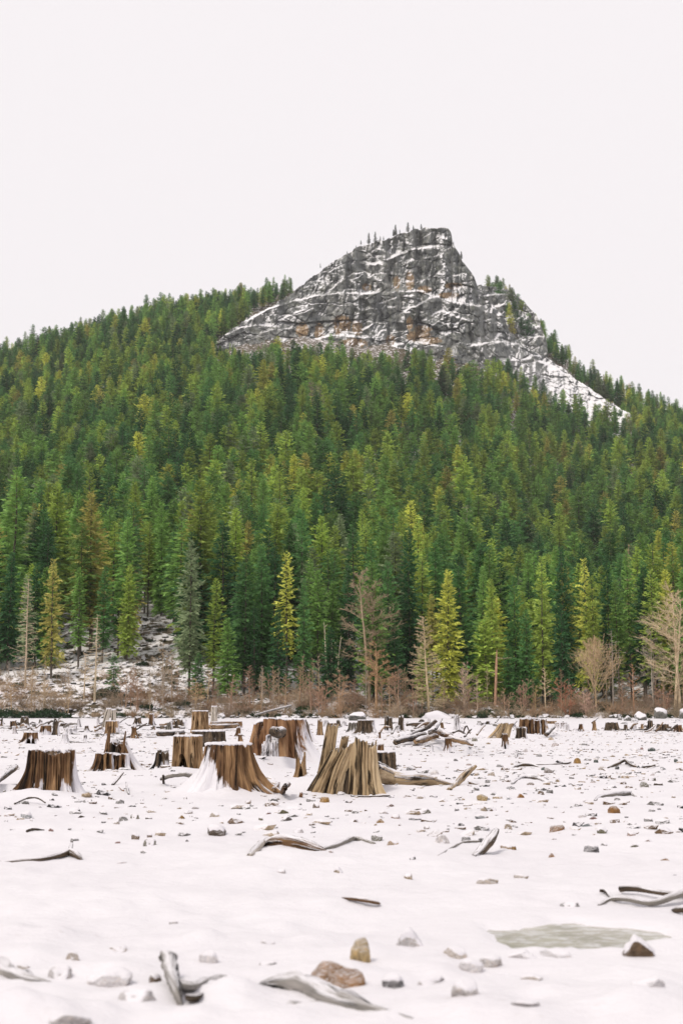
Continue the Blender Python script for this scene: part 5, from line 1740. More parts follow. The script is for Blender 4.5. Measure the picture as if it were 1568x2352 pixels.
def tube(pts, rad, n=14, seed=0, rough=.12, flat=1.0, k=4, caps=True):
    """a log or root through the given points"""
    P = np.array(pts, float)
    t = np.linspace(0, len(P) - 1, (len(P) - 1) * k + 1)
    # Catmull-Rom
    def cr(A, t):
        i = np.clip(np.floor(t).astype(int), 0, len(A) - 2)
        f = (t - i)[:, None] if A.ndim > 1 else (t - i)
        g = lambda j: A[np.clip(j, 0, len(A) - 1)]
        p0, p1, p2, p3 = g(i - 1), g(i), g(i + 1), g(i + 2)
        return .5 * (2 * p1 + (p2 - p0) * f + (2 * p0 - 5 * p1 + 4 * p2 - p3) * f ** 2 + (3 * p1 - p0 - 3 * p2 + p3) * f ** 3)
    C_ = cr(P, t)
    R_ = np.maximum(cr(np.array(rad, float), t), .002)
    T = np.gradient(C_, axis=0); T /= np.linalg.norm(T, axis=1)[:, None]
    up = np.array([0, 0, 1.0])
    A = np.cross(T, up); A /= np.maximum(np.linalg.norm(A, axis=1), 1e-6)[:, None]
    B = np.cross(A, T)
    th = np.arange(n) / n * 2 * math.pi
    L = np.concatenate([[0], np.cumsum(np.linalg.norm(np.diff(C_, axis=0), axis=1))])
    ro = 1 + rough * fbm(np.cos(th)[None, :] * 1.6 + seed, np.sin(th)[None, :] * 1.6, (L / max(R_.max(), .01) * .35)[:, None], 3) * 1.6
    ro -= rough * .5 * np.abs(pn(np.cos(th)[None, :] * 5 + seed, np.sin(th)[None, :] * 5, (L / max(R_.max(), .01) * .15)[:, None]))
    V = C_[:, None, :] + (A[:, None, :] * np.cos(th)[None, :, None] + B[:, None, :] * np.sin(th)[None, :, None] * flat) * (R_[:, None] * ro)[..., None]
    m = R_.mean()
    Gv = np.stack([np.cos(th)[None, :] * m + 0 * L[:, None], np.sin(th)[None, :] * m + 0 * L[:, None], L[:, None] + 0 * th[None, :]], -1)
    nr = len(C_)
    V = np.vstack([V.reshape(-1, 3), C_[:1] - T[:1] * R_[0] * .1, C_[-1:] + T[-1:] * R_[-1] * .1])
    Gv = np.vstack([Gv.reshape(-1, 3), [[0, 0, 0]], [[0, 0, L[-1]]]])
    F = gridf(nr, n, True).tolist()
    a, b = nr * n, nr * n + 1
    for j in range(n):
        F.append([a, (j + 1) % n, j])
        F.append([b, (nr - 1) * n + j, (nr - 1) * n + (j + 1) % n])
    return V, Gv, F

def log(name, lab, cat, px, col, snow='top', group=None, parts=None, n=14, rough=.12, flat=1.0, partname='branch'):
    """px: list of (x, ground row, height above snow in m, radius in picture units)"""
    def conv(px):
        pts, rad = [], []
        for (x, y, hgt, r) in px:
            X, Y = gpt(x, y)
            z = gzs(X, Y)
            X, Y = gpt(x, y, z)
            pts.append((X, Y, z + hgt)); rad.append(r * Y / FOC)
        return pts, rad
    pts, rad = conv(px)
    o0 = np.array(pts).mean(0)
    if parts:
        e = empty(name, tuple(o0))
        root = e
    V, Gv, F = tube(np.array(pts) - o0, rad, n, len(lab), rough, flat)
    me = mk('stem' if parts else name, V, F, wood(col, snow), attrs={'grain': Gv})
    if parts:
        ob('stem', me, e)
        for pp in parts:
            c2 = pp[1] if len(pp) > 1 else col
            pts, rad = conv(pp[0])
            V, Gv, F = tube(np.array(pts) - o0, rad, n, len(lab) + 3, rough, flat)
            ob(partname, mk(partname, V, F, wood(c2, snow), attrs={'grain': Gv}), e)
    else:
        root = ob(name, me, None, tuple(o0))
    return tag(root, lab, cat, group)

# -- the near stumps
stump(118, 1826, 1722, 104, 190, 'big flat-topped brown stump at the left edge with snow on top', 'brown', 'bare', 0, seed=5, jag=.03, nth=150, nz=44, kexp=4.5, back=.4, parts=[
    dict(rs=.86, off=(0, .12), hs=.985, col='dark', cap=.10, flare=.25, groove=.05, lobes=.06, name='dark_core'),  # inner core coloured dark so the gaps between the slabs look shaded
    dict(rs=.36, off=(-.66, -.05), flare=.7, roots=((183, 16, 2.6), (215, 14, .9), (250, 14, .3)), seed=6, groove=.10, ell=(1, 1.1), low=((160, 30, .05),)),
    dict(rs=.30, off=(-.34, -.52), flare=.5, roots=((250, 16, .7), (215, 14, .8)), seed=12, groove=.12, snow='front'),
    dict(rs=.34, off=(.18, -.60), flare=.45, roots=((262, 16, .5), (290, 16, .6)), seed=14, groove=.10, hs=.93, low=((280, 40, .05),)),
    dict(rs=.30, off=(.56, -.38), flare=.6, roots=((300, 14, 1.0), (325, 14, 1.2)), seed=19, groove=.10, hs=.95, snow='front'),
    dict(rs=.27, off=(.74, .02), flare=.7, roots=((345, 14, 1.9), (320, 12, 1.4), (5, 12, 1.7)), seed=23, groove=.12, snow='right'),
])
stump(524, 1829, 1709, 100, 226, 'snow-banked brown stump, its left half buried in a snow drift', 'brown', 'left', .08, seed=9, flare=.5, jag=.03, lobes=.06, groove=.05, kexp=3.6, nth=240, nz=44, cracks=((300, 2.2, .12), (322, 6, .34), (344, 6, .38), (282, 2, .12), (265, 1.8, .10), (215, 3, .2)),
      roots=((182, 20, 1.0), (215, 18, .9), (250, 9, .3), (290, 8, .35), (318, 9, .7), (338, 10, 1.2), (356, 11, 1.6), (100, 25, .7)))
e = stump(800, 1826, 1708, 100, 150, 'weathered forked grey-tan stump with a tall leaning splinter spire', 'weathered', 'bare', 0, seed=3, nth=220, nz=54, parts=[
    dict(rs=.60, hs=1.0, off=(.70, -.1), peaks=((250, 40, .04), (300, 14, -.08), (225, 12, .05)), jag=.09, flare=.35, kexp=5, groove=.12, lobes=.14, hollow=.5, ell=(1.0, .8), twist=.12,
         roots=((205, 10, .12), (265, 12, .30), (300, 14, .45), (335, 16, .75)), seed=3, cracks=((246, 2.5, .16), (262, 2.2, .13), (275, 3, .22), (290, 2.2, .14), (306, 3, .2), (322, 3, .2))),
    dict(rs=.50, hs=.90, off=(-.98, .0), jag=.10, flare=.55, kexp=2.6, groove=.14, lobes=.16, lean=(.34, .03), ell=(1.1, .8), twist=-.5, roots=((190, 18, .55), (225, 14, .5), (250, 10, .35), (285, 12, .3)), hollow=.4, seed=8,
         peaks=((330, 30, .12), (200, 30, -.15)), cracks=((212, 3, .2), (230, 2.5, .25), (246, 3, .25), (262, 3, .25), (278, 3, .25), (296, 3, .25))),
    dict(rs=.25, hs=1.36, off=(-1.10, .40), jag=.05, flare=1.3, kexp=2.6, groove=.14, lobes=.22, lean=(.17, .0), ell=(1.0, .7), roots=((190, 30, .8),), hollow=.2, seed=13, name='splinter', twist=-.4, cracks=((240, 5, .25), (275, 5, .3), (310, 5, .25))),
    dict(rs=.17, hs=1.10, off=(-.62, .15), jag=.08, flare=.8, kexp=2.8, groove=.14, lobes=.2, lean=(.20, 0), seed=17, name='splinter', twist=.3),
    dict(rs=.22, hs=.52, off=(-.02, .05), jag=.25, flare=.3, groove=.15, col='dark', seed=21, name='dark_core'),
])
def stump_root():
    for nm, px, col, sn in (('root', [(858, 1822, .40, 16), (885, 1813, .26, 19), (915, 1812, .17, 18), (945, 1810, .16, 17), (975, 1806, .13, 13), (1005, 1803, .05, 10), (1040, 1801, -.02, 6)], 'weathered', 'top'),
                            ('root', [(862, 1815, .45, 8), (885, 1806, .40, 7), (905, 1804, .28, 7), (930, 1803, .2, 6)], 'grey', 'top')):
        pts, rad = [], []
        for (x, y, hgt, r) in px:
            X, Y = gpt(x, y); pts.append((X - e.location.x, Y - e.location.y, gzs(X, Y) + hgt - e.location.z)); rad.append(r * Y / FOC)
        V, Gv, F = tube(pts, rad, 18, 3, .16, k=6)
        ob(nm, mk(nm, V, F, wood(col, sn), attrs={'grain': Gv}), e)
stump_root()
stump(879, 1770, 1727, 58, 62, 'low dark flat-topped stump block right behind the forked stump', 'dark', 'top', .06, seed=31, jag=.03, groove=.12, flare=.1, nth=110)
stump(874, 1745, 1713, 14, 16, 'small jagged wood chunk standing behind the dark block stump', 'brown', 'top', 0, jag=.25, lo=True)
stump(691, 1783, 1738, 22, 44, 'little twin-pronged stump in front of the huge broad stump', 'tan', 'bare', 0, seed=41, jag=.2, peaks=((180, 35, .25), (0, 30, .30)), low=((90, 40, .3), (270, 25, .35)), arch=((270, 22, .55),), groove=.1, hollow=.6)
stump(640, 1758, 1651, 112, 176, 'huge broad reddish stump with a stepped left side and snowy top', 'reddish', 'right', .07, seed=52, jag=.03, groove=.04, lobes=.05, kexp=3.6, nth=150, nz=44, low=((185, 32, .12),),
      roots=((355, 14, 1.1), (335, 12, .7), (190, 16, .5), (280, 12, .3), (250, 12, .2)), arch=((238, 20, .40),))
stump(622, 1762, 1704, 40, 66, 'mossy upturned root mass leaning on the front of the huge broad stump', 'dark', 'heavy', 0, seed=55, jag=.3, lobes=.3, groove=.12, flare=.8, nth=90, nz=24, name='root_mass')
log('log', 'round-ended log stub poking from the front of the huge broad stump', 'log', [(655, 1752, .95, 13), (633, 1760, .93, 12), (629, 1761, .93, 12)], 'dark', 'top', n=16)
stump(430, 1778, 1690, 66, 78, 'tall tan stump with an arched hole through its foot', 'tan', 'bare', .06, seed=61, jag=.015, groove=.025, lobes=.05, flare=.25, arch=((252, 25, .52),), nth=200, nz=40, roots=((290, 14, .4), (330, 14, .5)))
stump(478, 1716, 1679, 76, 84, 'wide dark table-topped stump behind the arched tan stump', 'dark', 'top', .10, seed=63, flare=.15, groove=.05, lobes=.05)
stump(372, 1768, 1730, 30, 56, 'low broken dark stump leaning against the arched tan stump', 'dark', 'front', 0, seed=67, jag=.2, groove=.15, flare=1.4, roots=((190, 20, 1.2), (240, 20, 1)))
e = stump(264, 1776, 1704, 88, 150, 'collapsed broad stump with two thin upright splinters and snowy sides', 'brown', 'right', 0, seed=71, nth=120, nz=34, parts=[
    dict(rs=.52, hs=.62, off=(-.42, -.3), jag=.10, groove=.10, lobes=.12, flare=1.0, roots=((190, 16, 1.0), (240, 14, .6), (280, 12, .5)), cap=.04, seed=71),
    dict(rs=.46, hs=.60, off=(.35, -.25), jag=.12, groove=.10, lobes=.12, flare=.9, roots=((270, 14, .6), (330, 14, .7)), cap=.03, seed=74),
    dict(rs=.40, hs=.92, off=(.75, .25), jag=.14, groove=.14, lobes=.12, flare=1.3, lean=(-.25, 0), roots=((340, 14, 1.2), (320, 12, .8), (5, 12, 1.2)), cap=0, seed=77),
    dict(rs=.50, hs=.95, off=(.05, .5), jag=.20, groove=.15, lobes=.2, flare=.3, col='dark', cap=.04, seed=79),
])
for (px_, top, wv) in ((253, 1668, 7), (289, 1679, 4.5)):
    X, Z = at(px_, top, e.location.y - .2)
    s = e.location.y / FOC
    V, Gv, F = tube([(X - e.location.x - .12, -.2, .3), (X - e.location.x - .05, -.2, (Z - e.location.z) * .6), (X - e.location.x, -.2, Z - e.location.z)], [wv * s, wv * s * .75, wv * s * .3], 9, 4, .2)
    ob('splinter', mk('splinter', V, F, wood('brown', 'bare'), attrs={'grain': Gv}), e)
stump(460, 1684, 1633, 37, 52, 'tall flat-topped pale brown stump nearer the shore, cut square', 'tan', 'bare', .10, seed=81, flare=.35, groove=.05, lobes=.05)
stump(492, 1662, 1623, 14, 18, 'white weathered snag stump beside the tall flat-topped stump', 'pale', 'top', .12, seed=83, jag=.05, flare=.3)
stump(241, 1669, 1628, 12, 18, 'pale tall post stump, left one of the twin posts', 'pale', 'top', .15, seed=85, jag=.04, flare=.4, lean=(.35, 0), lo=True)
stump(261, 1666, 1630, 11, 14, 'pale tall post stump, right one of the twin posts', 'pale', 'top', .15, seed=86, jag=.04, flare=.3, lo=True)
stump(258, 1685, 1656, 31, 40, 'squat brown stump right in front of the twin pale posts', 'tan', 'right', .08, seed=87, flare=.4)
stump(71, 1709, 1682, 32, 60, 'brown stump on arched roots behind the left flat-topped stump', 'brown', 'front', .06, seed=88, flare=1.2, arch=((265, 18, .45), (300, 14, .5)), roots=((195, 14, .7), (340, 14, .7), (235, 10, .5)))
# right-hand group
stump(1150, 1703, 1661, 30, 62, 'slanting brown stump with long roots sweeping left', 'weathered', 'top', .03, seed=91, jag=.06, groove=.10, lobes=.12, lean=(.30, 0), flare=.8, roots=((190, 20, 2.2), (230, 16, 1.1), (300, 12, .6)), arch=((305, 14, .3),), kexp=3.2)
stump(1159, 1721, 1687, 13, 30, 'small upright rooty stump in front of the slanting stump', 'brown', 'front', 0, seed=93, jag=.12, flare=1.2, arch=((270, 20, .35),), roots=((340, 14, 1.6), (200, 14, .6)))
stump(1224, 1688, 1651, 62, 90, 'wide lobed stump with snow-lined ribs, largest on the right', 'brown', 'right', 0, seed=95, jag=.06, nth=90, nz=26, kexp=4.0, parts=[
    dict(rs=.78, off=(0, .2), col='dark', cap=.06, flare=.3, name='dark_core'),  # dark colour on the core supplies the shade between the ribs
    dict(rs=.36, off=(-.66, -.1), flare=.8, roots=((195, 16, 1.0), (240, 14, .6)), seed=96, groove=.14, cap=.03),
    dict(rs=.30, off=(-.24, -.5), hs=.97, flare=.6, roots=((260, 16, .6),), seed=99, groove=.14),
    dict(rs=.30, off=(.20, -.5), hs=.92, flare=.6, roots=((280, 16, .6),), seed=102, groove=.14, cap=.03),
    dict(rs=.32, off=(.62, -.2), hs=.95, flare=.9, roots=((330, 14, 1.4), (350, 14, 1.8)), seed=104, groove=.14),
])
stump(1197, 1700, 1672, 24, 40, 'low broken stump at the left foot of the wide lobed stump', 'dark', 'right', .0, seed=97, jag=.2, groove=.15, flare=.9)
stump(1288, 1677, 1660, 28, 50, 'low flat brown stump right of the wide lobed stump', 'brown', 'heavy', .07, seed=98, flare=1.0)
stump(1048, 1692, 1647, 9, 62, 'snow-smothered cone-shaped stump with a dark tip', 'dark', 'heavy', 0, seed=101, jag=.15, flare=2.8, kexp=3.0, roots=((350, 12, 3), (20, 14, 2), (190, 16, 2), (300, 10, 1.6)))
stump(1029, 1730, 1695, 15, 40, 'narrow brown stump with snow-filled front and spread roots', 'brown', 'front', .04, seed=103, flare=1.6, roots=((330, 12, 1.2), (210, 14, 1.1), (270, 10, .8)))
stump(1018, 1694, 1660, 7, 9, 'thin leaning post beside the snow-smothered stump', 'tan', 'bare', 0, seed=105, jag=.05, lo=True, flare=.1, lean=(-.1, 0))
stump(840, 1685, 1654, 40, 58, 'dark flat-topped stump on a tangle of roots below the big boulder', 'dark', 'right', .08, seed=107, groove=.16, lobes=.16, flare=.8, roots=((200, 10, .9), (240, 9, .6), (320, 10, .8), (345, 10, .7)))
stump(812, 1684, 1660, 24, 40, 'pale rooty stump just left of the dark flat-topped one', 'grey', 'front', .05, seed=108, jag=.1, groove=.16, flare=1.2, roots=((200, 12, 1.0), (300, 10, .8)))
stump(892, 1681, 1651, 18, 34, 'jagged dark stump between the flat-topped and the conical ones', 'dark', 'front', 0, seed=109, jag=.25, groove=.14, flare=1.1)
stump(921, 1678, 1647, 11, 42, 'conical ridged dark stump with snow in its grooves', 'dark', 'right', 0, seed=111, jag=.2, groove=.2, flare=2.2, kexp=2.2)
stump(711, 1703, 1656, 15, 34, 'dark leaning slab stump right behind the huge broad stump', 'dark', 'right', 0, seed=113, jag=.2, groove=.15, lean=(-.3, 0), flare=1.0, roots=((350, 20, 1.0),))
stump(735, 1688, 1657, 12, 26, 'tan jagged stump left of the leaning spire', 'tan', 'top', 0, seed=115, jag=.2, flare=1.0)
stump(105, 1687, 1666, 24, 28, 'squat dark stump behind the arched-root stump at left', 'brown', 'front', .05, lo=True, seed=121, flare=.3)
stump(129, 1688, 1656, 12, 42, 'pointed rooty stump with a spire at left', 'dark', 'right', 0, seed=123, jag=.25, flare=1.8, kexp=2.6)
stump(57, 1670, 1651, 18, 32, 'jumbled dark root stump far left', 'dark', 'front', 0, seed=125, jag=.4, lobes=.3, lo=True)

SMALL = [(5, 1668, 1652, 5, 13, 'dark', 'pointed dark stump at the far left edge', .3), (30, 1674, 1656, 13, 22, 'brown', 'small flat brown stump far left behind others', .05), (33, 1686, 1669, 8, 13, 'brown', 'little post stump in front of the small flat brown one', .1),
    (150, 1709, 1686, 12, 40, 'grey', 'pale stump on thin spreading roots at left', .05), (196, 1708, 1689, 7, 17, 'dark', 'short dark leaning chip stump on open snow at left', .1), (160, 1686, 1673, 24, 32, 'grey', 'low snowy stump right of the spire stump', .1),
    (173, 1683, 1667, 8, 20, 'grey', 'small pale stump left of the dark chip', .05), (181, 1670, 1653, 6, 14, 'dark', 'thin dark spire stump far left of the twin posts', .3), (199, 1682, 1667, 8, 22, 'dark', 'little flared stump left of the twin posts', .05),
    (225, 1669, 1652, 6, 11, 'brown', 'small pointed stump just left of the twin posts', .3), (81, 1670, 1663, 10, 17, 'grey', 'tiny snowy stump far left behind the spire', .1), (149, 1669, 1661, 18, 22, 'dark', 'tiny flat dark stump behind the spire stump', .1),
    (317, 1668, 1648, 13, 32, 'dark', 'dark flared stump right of the twin posts', .15), (348, 1666, 1640, 10, 22, 'brown', 'mossy stump close to the shore shrubs', .1), (308, 1696, 1669, 10, 32, 'brown', 'rooty narrow stump behind the collapsed stump', .15),
    (410, 1673, 1655, 30, 48, 'dark', 'jumbled dark root mass behind the arched tan stump', .4), (390, 1676, 1660, 12, 24, 'grey', 'small snowy stump left of the jumbled roots', .2), (524, 1665, 1656, 14, 16, 'dark', 'small square dark stump right of the white snag', .02), (545, 1672, 1657, 21, 25, 'brown', 'flat brown stump left of the huge stump', .02),
    (548, 1691, 1671, 9, 15, 'brown', 'small stump at the left shoulder of the huge stump', .15), (551, 1705, 1687, 8, 13, 'brown', 'narrow stump lower at the left shoulder of the huge stump', .1), (749, 1670, 1655, 9, 22, 'dark', 'dark little stump left of the spire tip', .2),
    (764, 1671, 1661, 16, 17, 'brown', 'tiny flat stump directly behind the spire tip', .02), (777, 1669, 1656, 8, 18, 'dark', 'tiny dark stump right of the spire tip', .25), (790, 1668, 1657, 9, 18, 'dark', 'tiny dark stump second right of the spire tip', .2),
    (980, 1674, 1661, 8, 20, 'brown', 'small flared stump at the end of the far log', .1), (991, 1724, 1711, 6, 20, 'dark', 'little dark pointed stump left of the narrow brown one', .3), (872, 1697, 1681, 4.5, 6, 'brown', 'thin stick-like post stump behind the forked stump', .05),
    (960, 1684, 1672, 20, 24, 'dark', 'dark lumpy stump behind the debris pile', .25), (1100, 1678, 1662, 8, 22, 'dark', 'dark forked stump left of the slanting stump', .25), (1066, 1690, 1664, 10, 34, 'dark', 'ridged dark stump behind the snow-smothered one', .2),
    (1175, 1672, 1661, 16, 20, 'dark', 'dark small stump between the slanting and lobed stumps', .2), (1266, 1663, 1656, 22, 26, 'tan', 'far low stump behind the wide lobed one', .02), (1301, 1679, 1664, 10, 22, 'brown', 'narrow stump touching the low flat brown one', .1),
    (1334, 1680, 1663, 9, 18, 'brown', 'small four-legged stump alone on the snow at right', .05), (1364, 1678, 1661, 8, 11, 'tan', 'split post stump with two prongs at right', .35), (1405, 1678, 1659, 28, 42, 'dark', 'dark wide stump left of the boulder pile', .1),
    (1436, 1678, 1664, 8, 15, 'dark', 'small dark stump first right of the dark wide one', .05), (1456, 1678, 1663, 7, 20, 'dark', 'small flared stump second right of the dark wide one', .05), (1474, 1678, 1663, 6, 10, 'tan', 'slim tan stump third right of the dark wide one', .02),
    (1493, 1679, 1656, 11, 38, 'dark', 'peaked dark stump with sloping root below the boulders', .2), (1521, 1679, 1663, 26, 32, 'dark', 'flat dark stump right of the peaked one', .08), (1556, 1681, 1665, 16, 32, 'brown', 'flared brown stump at the right edge', .06),
    (985, 1668, 1652, 6, 14, 'grey', 'small pale stump at the foot of the feathery tree', .2), (1008, 1682, 1664, 5, 10, 'dark', 'thin dark stump left of the thin leaning post', .2), (1110, 1668, 1660, 8, 10, 'dark', 'tiny dark stump left behind the slanting stump', .1)]
rx_ = random.Random(99)
zc_ = {}
ZN = [(190, 430, 22, 'right of the twin pale posts'), (860, 1130, 32, 'around the debris pile'), (0, 190, 16, 'in the far left tangle'), (1300, 1560, 13, 'in the row under the boulder pile'), (540, 800, 8, 'behind the huge stump and spire')]
for (a, b, n_, wh) in ZN:
    for x in sorted(rx_.uniform(a, b) for _ in range(n_)):
        yb = rx_.uniform(1662, 1694) if a > 100 else rx_.uniform(1662, 1680)
        if a >= 1300:
            yb = rx_.uniform(1672, 1681)
        if any(abs(x - q[0]) < 9 and abs(yb - q[1]) < 8 for q in SMALL):
            continue
        hh_ = rx_.uniform(4, 11)
        w_ = rx_.uniform(6, 15)
        col = rx_.choice(['dark', 'dark', 'brown', 'grey'])
        zc_[(col, wh)] = zc_.get((col, wh), 0) + 1
        SMALL.append((x, yb, yb - hh_, w_, w_ * rx_.uniform(1.9, 3.6), col, 'tiny %s snag stump %s, %s from the left' % (col, wh, ORD[zc_[(col, wh)] - 1]), rx_.uniform(.1, .5)))
for i, (x, yb, yt, wt, wb, col, lab, jag) in enumerate(SMALL):
    rr = random.Random(i)
    rts = tuple((rr.uniform(0, 360), rr.uniform(12, 20), rr.uniform(.4, 1.3)) for _ in range(4)) if wb > 1.5 * wt else tuple((rr.uniform(0, 360), rr.uniform(12, 22), rr.uniform(.2, .5)) for _ in range(4))
    stump(x, yb, yt, wt, wb, lab, col, rr.choice(['top', 'front', 'right', 'heavy']) if col != 'tan' else 'bare', .07 if jag < .16 and wt > 6 else 0, lo=True, seed=200 + i, jag=jag, roots=rts, groove=.14, kexp=3.5,
          arch=((262, 22, .4),) if 'four-legged' in lab else (), snake=rr.choice((1, 2, 3, 3)) if wb > 14 else 0)

# ------------------------------------------------------------------ logs, branches, driftwood
log('log', 'leaning broken branch sticking up right of the forked stump', 'branch', [(1030, 1815, -.02, 6.5), (1050, 1803, .05, 7), (1070, 1800, .22, 7.5), (1085, 1799, .33, 5), (1094, 1799, .40, 2.5)], 'weathered', 'bare', rough=.2)
log('driftwood_log', 'brown drift log half sunk in smooth snow, left of centre', 'driftwood', [(590, 1946, .0, 4), (612, 1941, .03, 8), (645, 1942, .06, 14), (690, 1948, .05, 16), (728, 1954, .02, 11), (748, 1953, -.02, 4)], 'brown', 'top',
    parts=[([(573, 1966, .0, 6), (590, 1952, .03, 9), (604, 1942, .05, 7), (612, 1938, .06, 4)], 'pale'), ([(740, 1952, .0, 5), (780, 1938, .0, 6), (815, 1932, .04, 6), (860, 1934, -.02, 3)], 'grey')], n=20)
log('driftwood_log', 'short dark log standing tilted out of the snow', 'driftwood', [(1086, 1966, -.02, 6), (1108, 1962, .06, 11), (1125, 1960, .16, 12), (1138, 1960, .25, 8), (1143, 1960, .29, 4)], 'dark', 'top', n=18)
log('driftwood_log', 'thin snowy log with a dark knob lying at the left edge', 'driftwood', [(-40, 1984, .0, 4), (30, 1981, .01, 5), (90, 1977, .015, 5), (135, 1971, .03, 6), (160, 1968, .05, 9), (178, 1971, .03, 7), (190, 1975, -.02, 3)], 'dark', 'top',
    parts=[([(160, 1968, .05, 5), (164, 1966, .13, 4), (165, 1966, .17, 2)],)])
log('driftwood_branch', 'forked snowy driftwood branch at the right edge', 'driftwood', [(1374, 2080, .0, 3), (1400, 2074, .03, 5), (1440, 2076, .04, 6), (1490, 2083, .03, 6), (1530, 2078, .05, 8), (1590, 2062, .08, 10)], 'grey', 'top',
    parts=[([(1424, 2050, .03, 7), (1450, 2052, .05, 8), (1480, 2058, .05, 6), (1520, 2064, .05, 6), (1600, 2068, .04, 7)], 'dark'), ([(1376, 2050, .02, 4), (1392, 2056, .03, 5), (1404, 2064, .0, 3)], 'dark')])
log('driftwood_branch', 'dark stub of driftwood cut by the right edge', 'driftwood', [(1545, 2092, .0, 5), (1562, 2100, .04, 8), (1600, 2102, .06, 10)], 'dark', 'top')
log('wood_chip', 'dark brown flat wood chip lying on the smooth snow', 'driftwood', [(786, 2066, .015, 2), (805, 2069, .02, 6), (830, 2073, .025, 8), (860, 2077, .02, 7), (871, 2078, .01, 3)], 'brown', 'top', flat=.7)
log('bark_log', 'grey frosted bark log in the bottom foreground', 'driftwood', [(600, 2258, -0.020, 10), (640, 2262, 0.008, 22), (700, 2275, 0.019, 27), (770, 2298, 0.003, 25), (850, 2318, -0.016, 19), (920, 2324, -0.042, 11), (985, 2325, -0.069, 4)], 'drift', 'frost', n=22, rough=.34,
    parts=[([(645, 2290, -0.036, 8), (665, 2303, -0.031, 16), (690, 2305, -0.027, 14), (730, 2300, -0.013, 6)], 'drift')])
log('driftwood_fork', 'forked grey driftwood root in the left foreground', 'driftwood', [(372, 2236, 0.084, 9), (385, 2240, 0.111, 16), (393, 2262, 0.073, 15), (405, 2285, 0.028, 12), (418, 2300, -0.039, 5)], 'drift', 'frost', n=18, rough=.34,
    parts=[([(400, 2272, 0.042, 10), (440, 2270, 0.008, 12), (480, 2258, 0.012, 10), (530, 2255, 0.004, 9), (568, 2258, -0.017, 4)], 'drift'), ([(430, 2285, -0.014, 8), (450, 2286, -0.014, 8), (465, 2280, -0.007, 4)], 'dark')])
log('driftwood_log', 'grey frosted driftwood log cut by the left edge in the foreground', 'driftwood', [(-60, 2225, 0.024, 20), (0, 2232, 0.003, 26), (50, 2246, -0.002, 18), (100, 2252, -0.018, 10), (135, 2252, -0.035, 3)], 'drift', 'frost', n=18, rough=.34)
log('fallen_branch', 'dark crooked branch lying in the stone field at right', 'branch', [(1395, 1764, .0, 2), (1420, 1758, .06, 3.5), (1435, 1756, .12, 3.5), (1448, 1761, .05, 3), (1470, 1764, .02, 2.5), (1495, 1763, .04, 2), (1510, 1758, .05, 1)], 'dark', 'bare', n=8)
log('fallen_branch', 'thin dark stick with a stone on it right of the leaning branch', 'branch', [(1190, 1752, .03, 2), (1200, 1756, .02, 2.5), (1225, 1757, .0, 2), (1290, 1756, .02, 2.5), (1310, 1752, .02, 1.5)], 'dark', 'top', n=8)
log('buried_log', 'long dark back of a log in the snow, upper right of centre', 'log', [(1240 - 80, 1770, -.05, 3), (1185, 1762, .02, 5), (1215, 1760, .03, 6), (1240, 1762, -.02, 4), (1260, 1764, -.06, 3)], 'dark', 'top', n=10)
log('buried_log', 'snow-covered buried log with a dark crack at right', 'log', [(1365, 1836, -.02, 3), (1380, 1832, .03, 5), (1415, 1828, .05, 6), (1450, 1826, .02, 6), (1475, 1832, -.05, 3)], 'grey', 'heavy', n=10)
log('buried_log', 'snow-covered curved log hump right of the leaning branch', 'log', [(1175, 1796, -.04, 3), (1195, 1790, .03, 5), (1220, 1790, .06, 6), (1250, 1796, .02, 6), (1268, 1804, -.05, 3)], 'dark', 'heavy', n=10)
log('fallen_log', 'cut log lying left of the arched tan stump', 'log', [(364, 1694, .22, 6), (385, 1693, .22, 6.5), (420, 1692, .22, 6.5)], 'dark', 'top', n=12)
log('fallen_log', 'long tan log lying right of the tall flat-topped stump', 'log', [(484, 1679, .3, 6), (510, 1678, .3, 6), (546, 1676, .3, 5)], 'tan', 'top', n=12, parts=[([(486, 1673, .4, 4), (515, 1671, .4, 4), (540, 1670, .4, 3)],)])
log('fallen_log', 'thin fallen trunk propped on a stone behind the huge stump', 'log', [(585, 1662, .9, 2.2), (620, 1658, 1.3, 2.5), (668, 1656, 1.9, 2.5)], 'grey', 'top', n=8)
log('fallen_log', 'long dark log on the snow left of the thin leaning post', 'log', [(932, 1673, .3, 4), (955, 1672, .35, 4.5), (984, 1671, .3, 4)], 'dark', 'top', n=10)
for i, (px, col, lab) in enumerate([
    ([(908, 1712, .15, 7), (925, 1711, .25, 8), (948, 1709, .3, 8), (975, 1704, .35, 7)], 'dark', 'dark thick log at the front left of the debris pile'),
    ([(935, 1706, .3, 5), (955, 1700, .4, 5), (980, 1693, .5, 5), (1000, 1690, .55, 4)], 'dark', 'slim dark log slanting over the debris pile'),
    ([(955, 1714, .2, 6), (975, 1712, .3, 8), (995, 1708, .35, 7), (1005, 1706, .3, 4)], 'tan', 'tan broken log at the front of the debris pile'),
    ([(985, 1702, .4, 6), (1005, 1702, .5, 9), (1018, 1704, .4, 8), (1035, 1706, .3, 6)], 'brown', 'brown log butt in the middle of the debris pile'),
    ([(1033, 1710, .3, 7), (1050, 1713, .25, 7), (1075, 1714, .15, 5), (1085, 1714, .05, 3)], 'tan', 'tan log pointing right out of the debris pile'),
    ([(948, 1696, .4, 5), (965, 1697, .4, 4)], 'dark', 'short dark stub behind the debris pile')]):
    log('fallen_log', lab, 'log', px, col, 'top', 'logs of the debris pile', n=12, rough=.18)
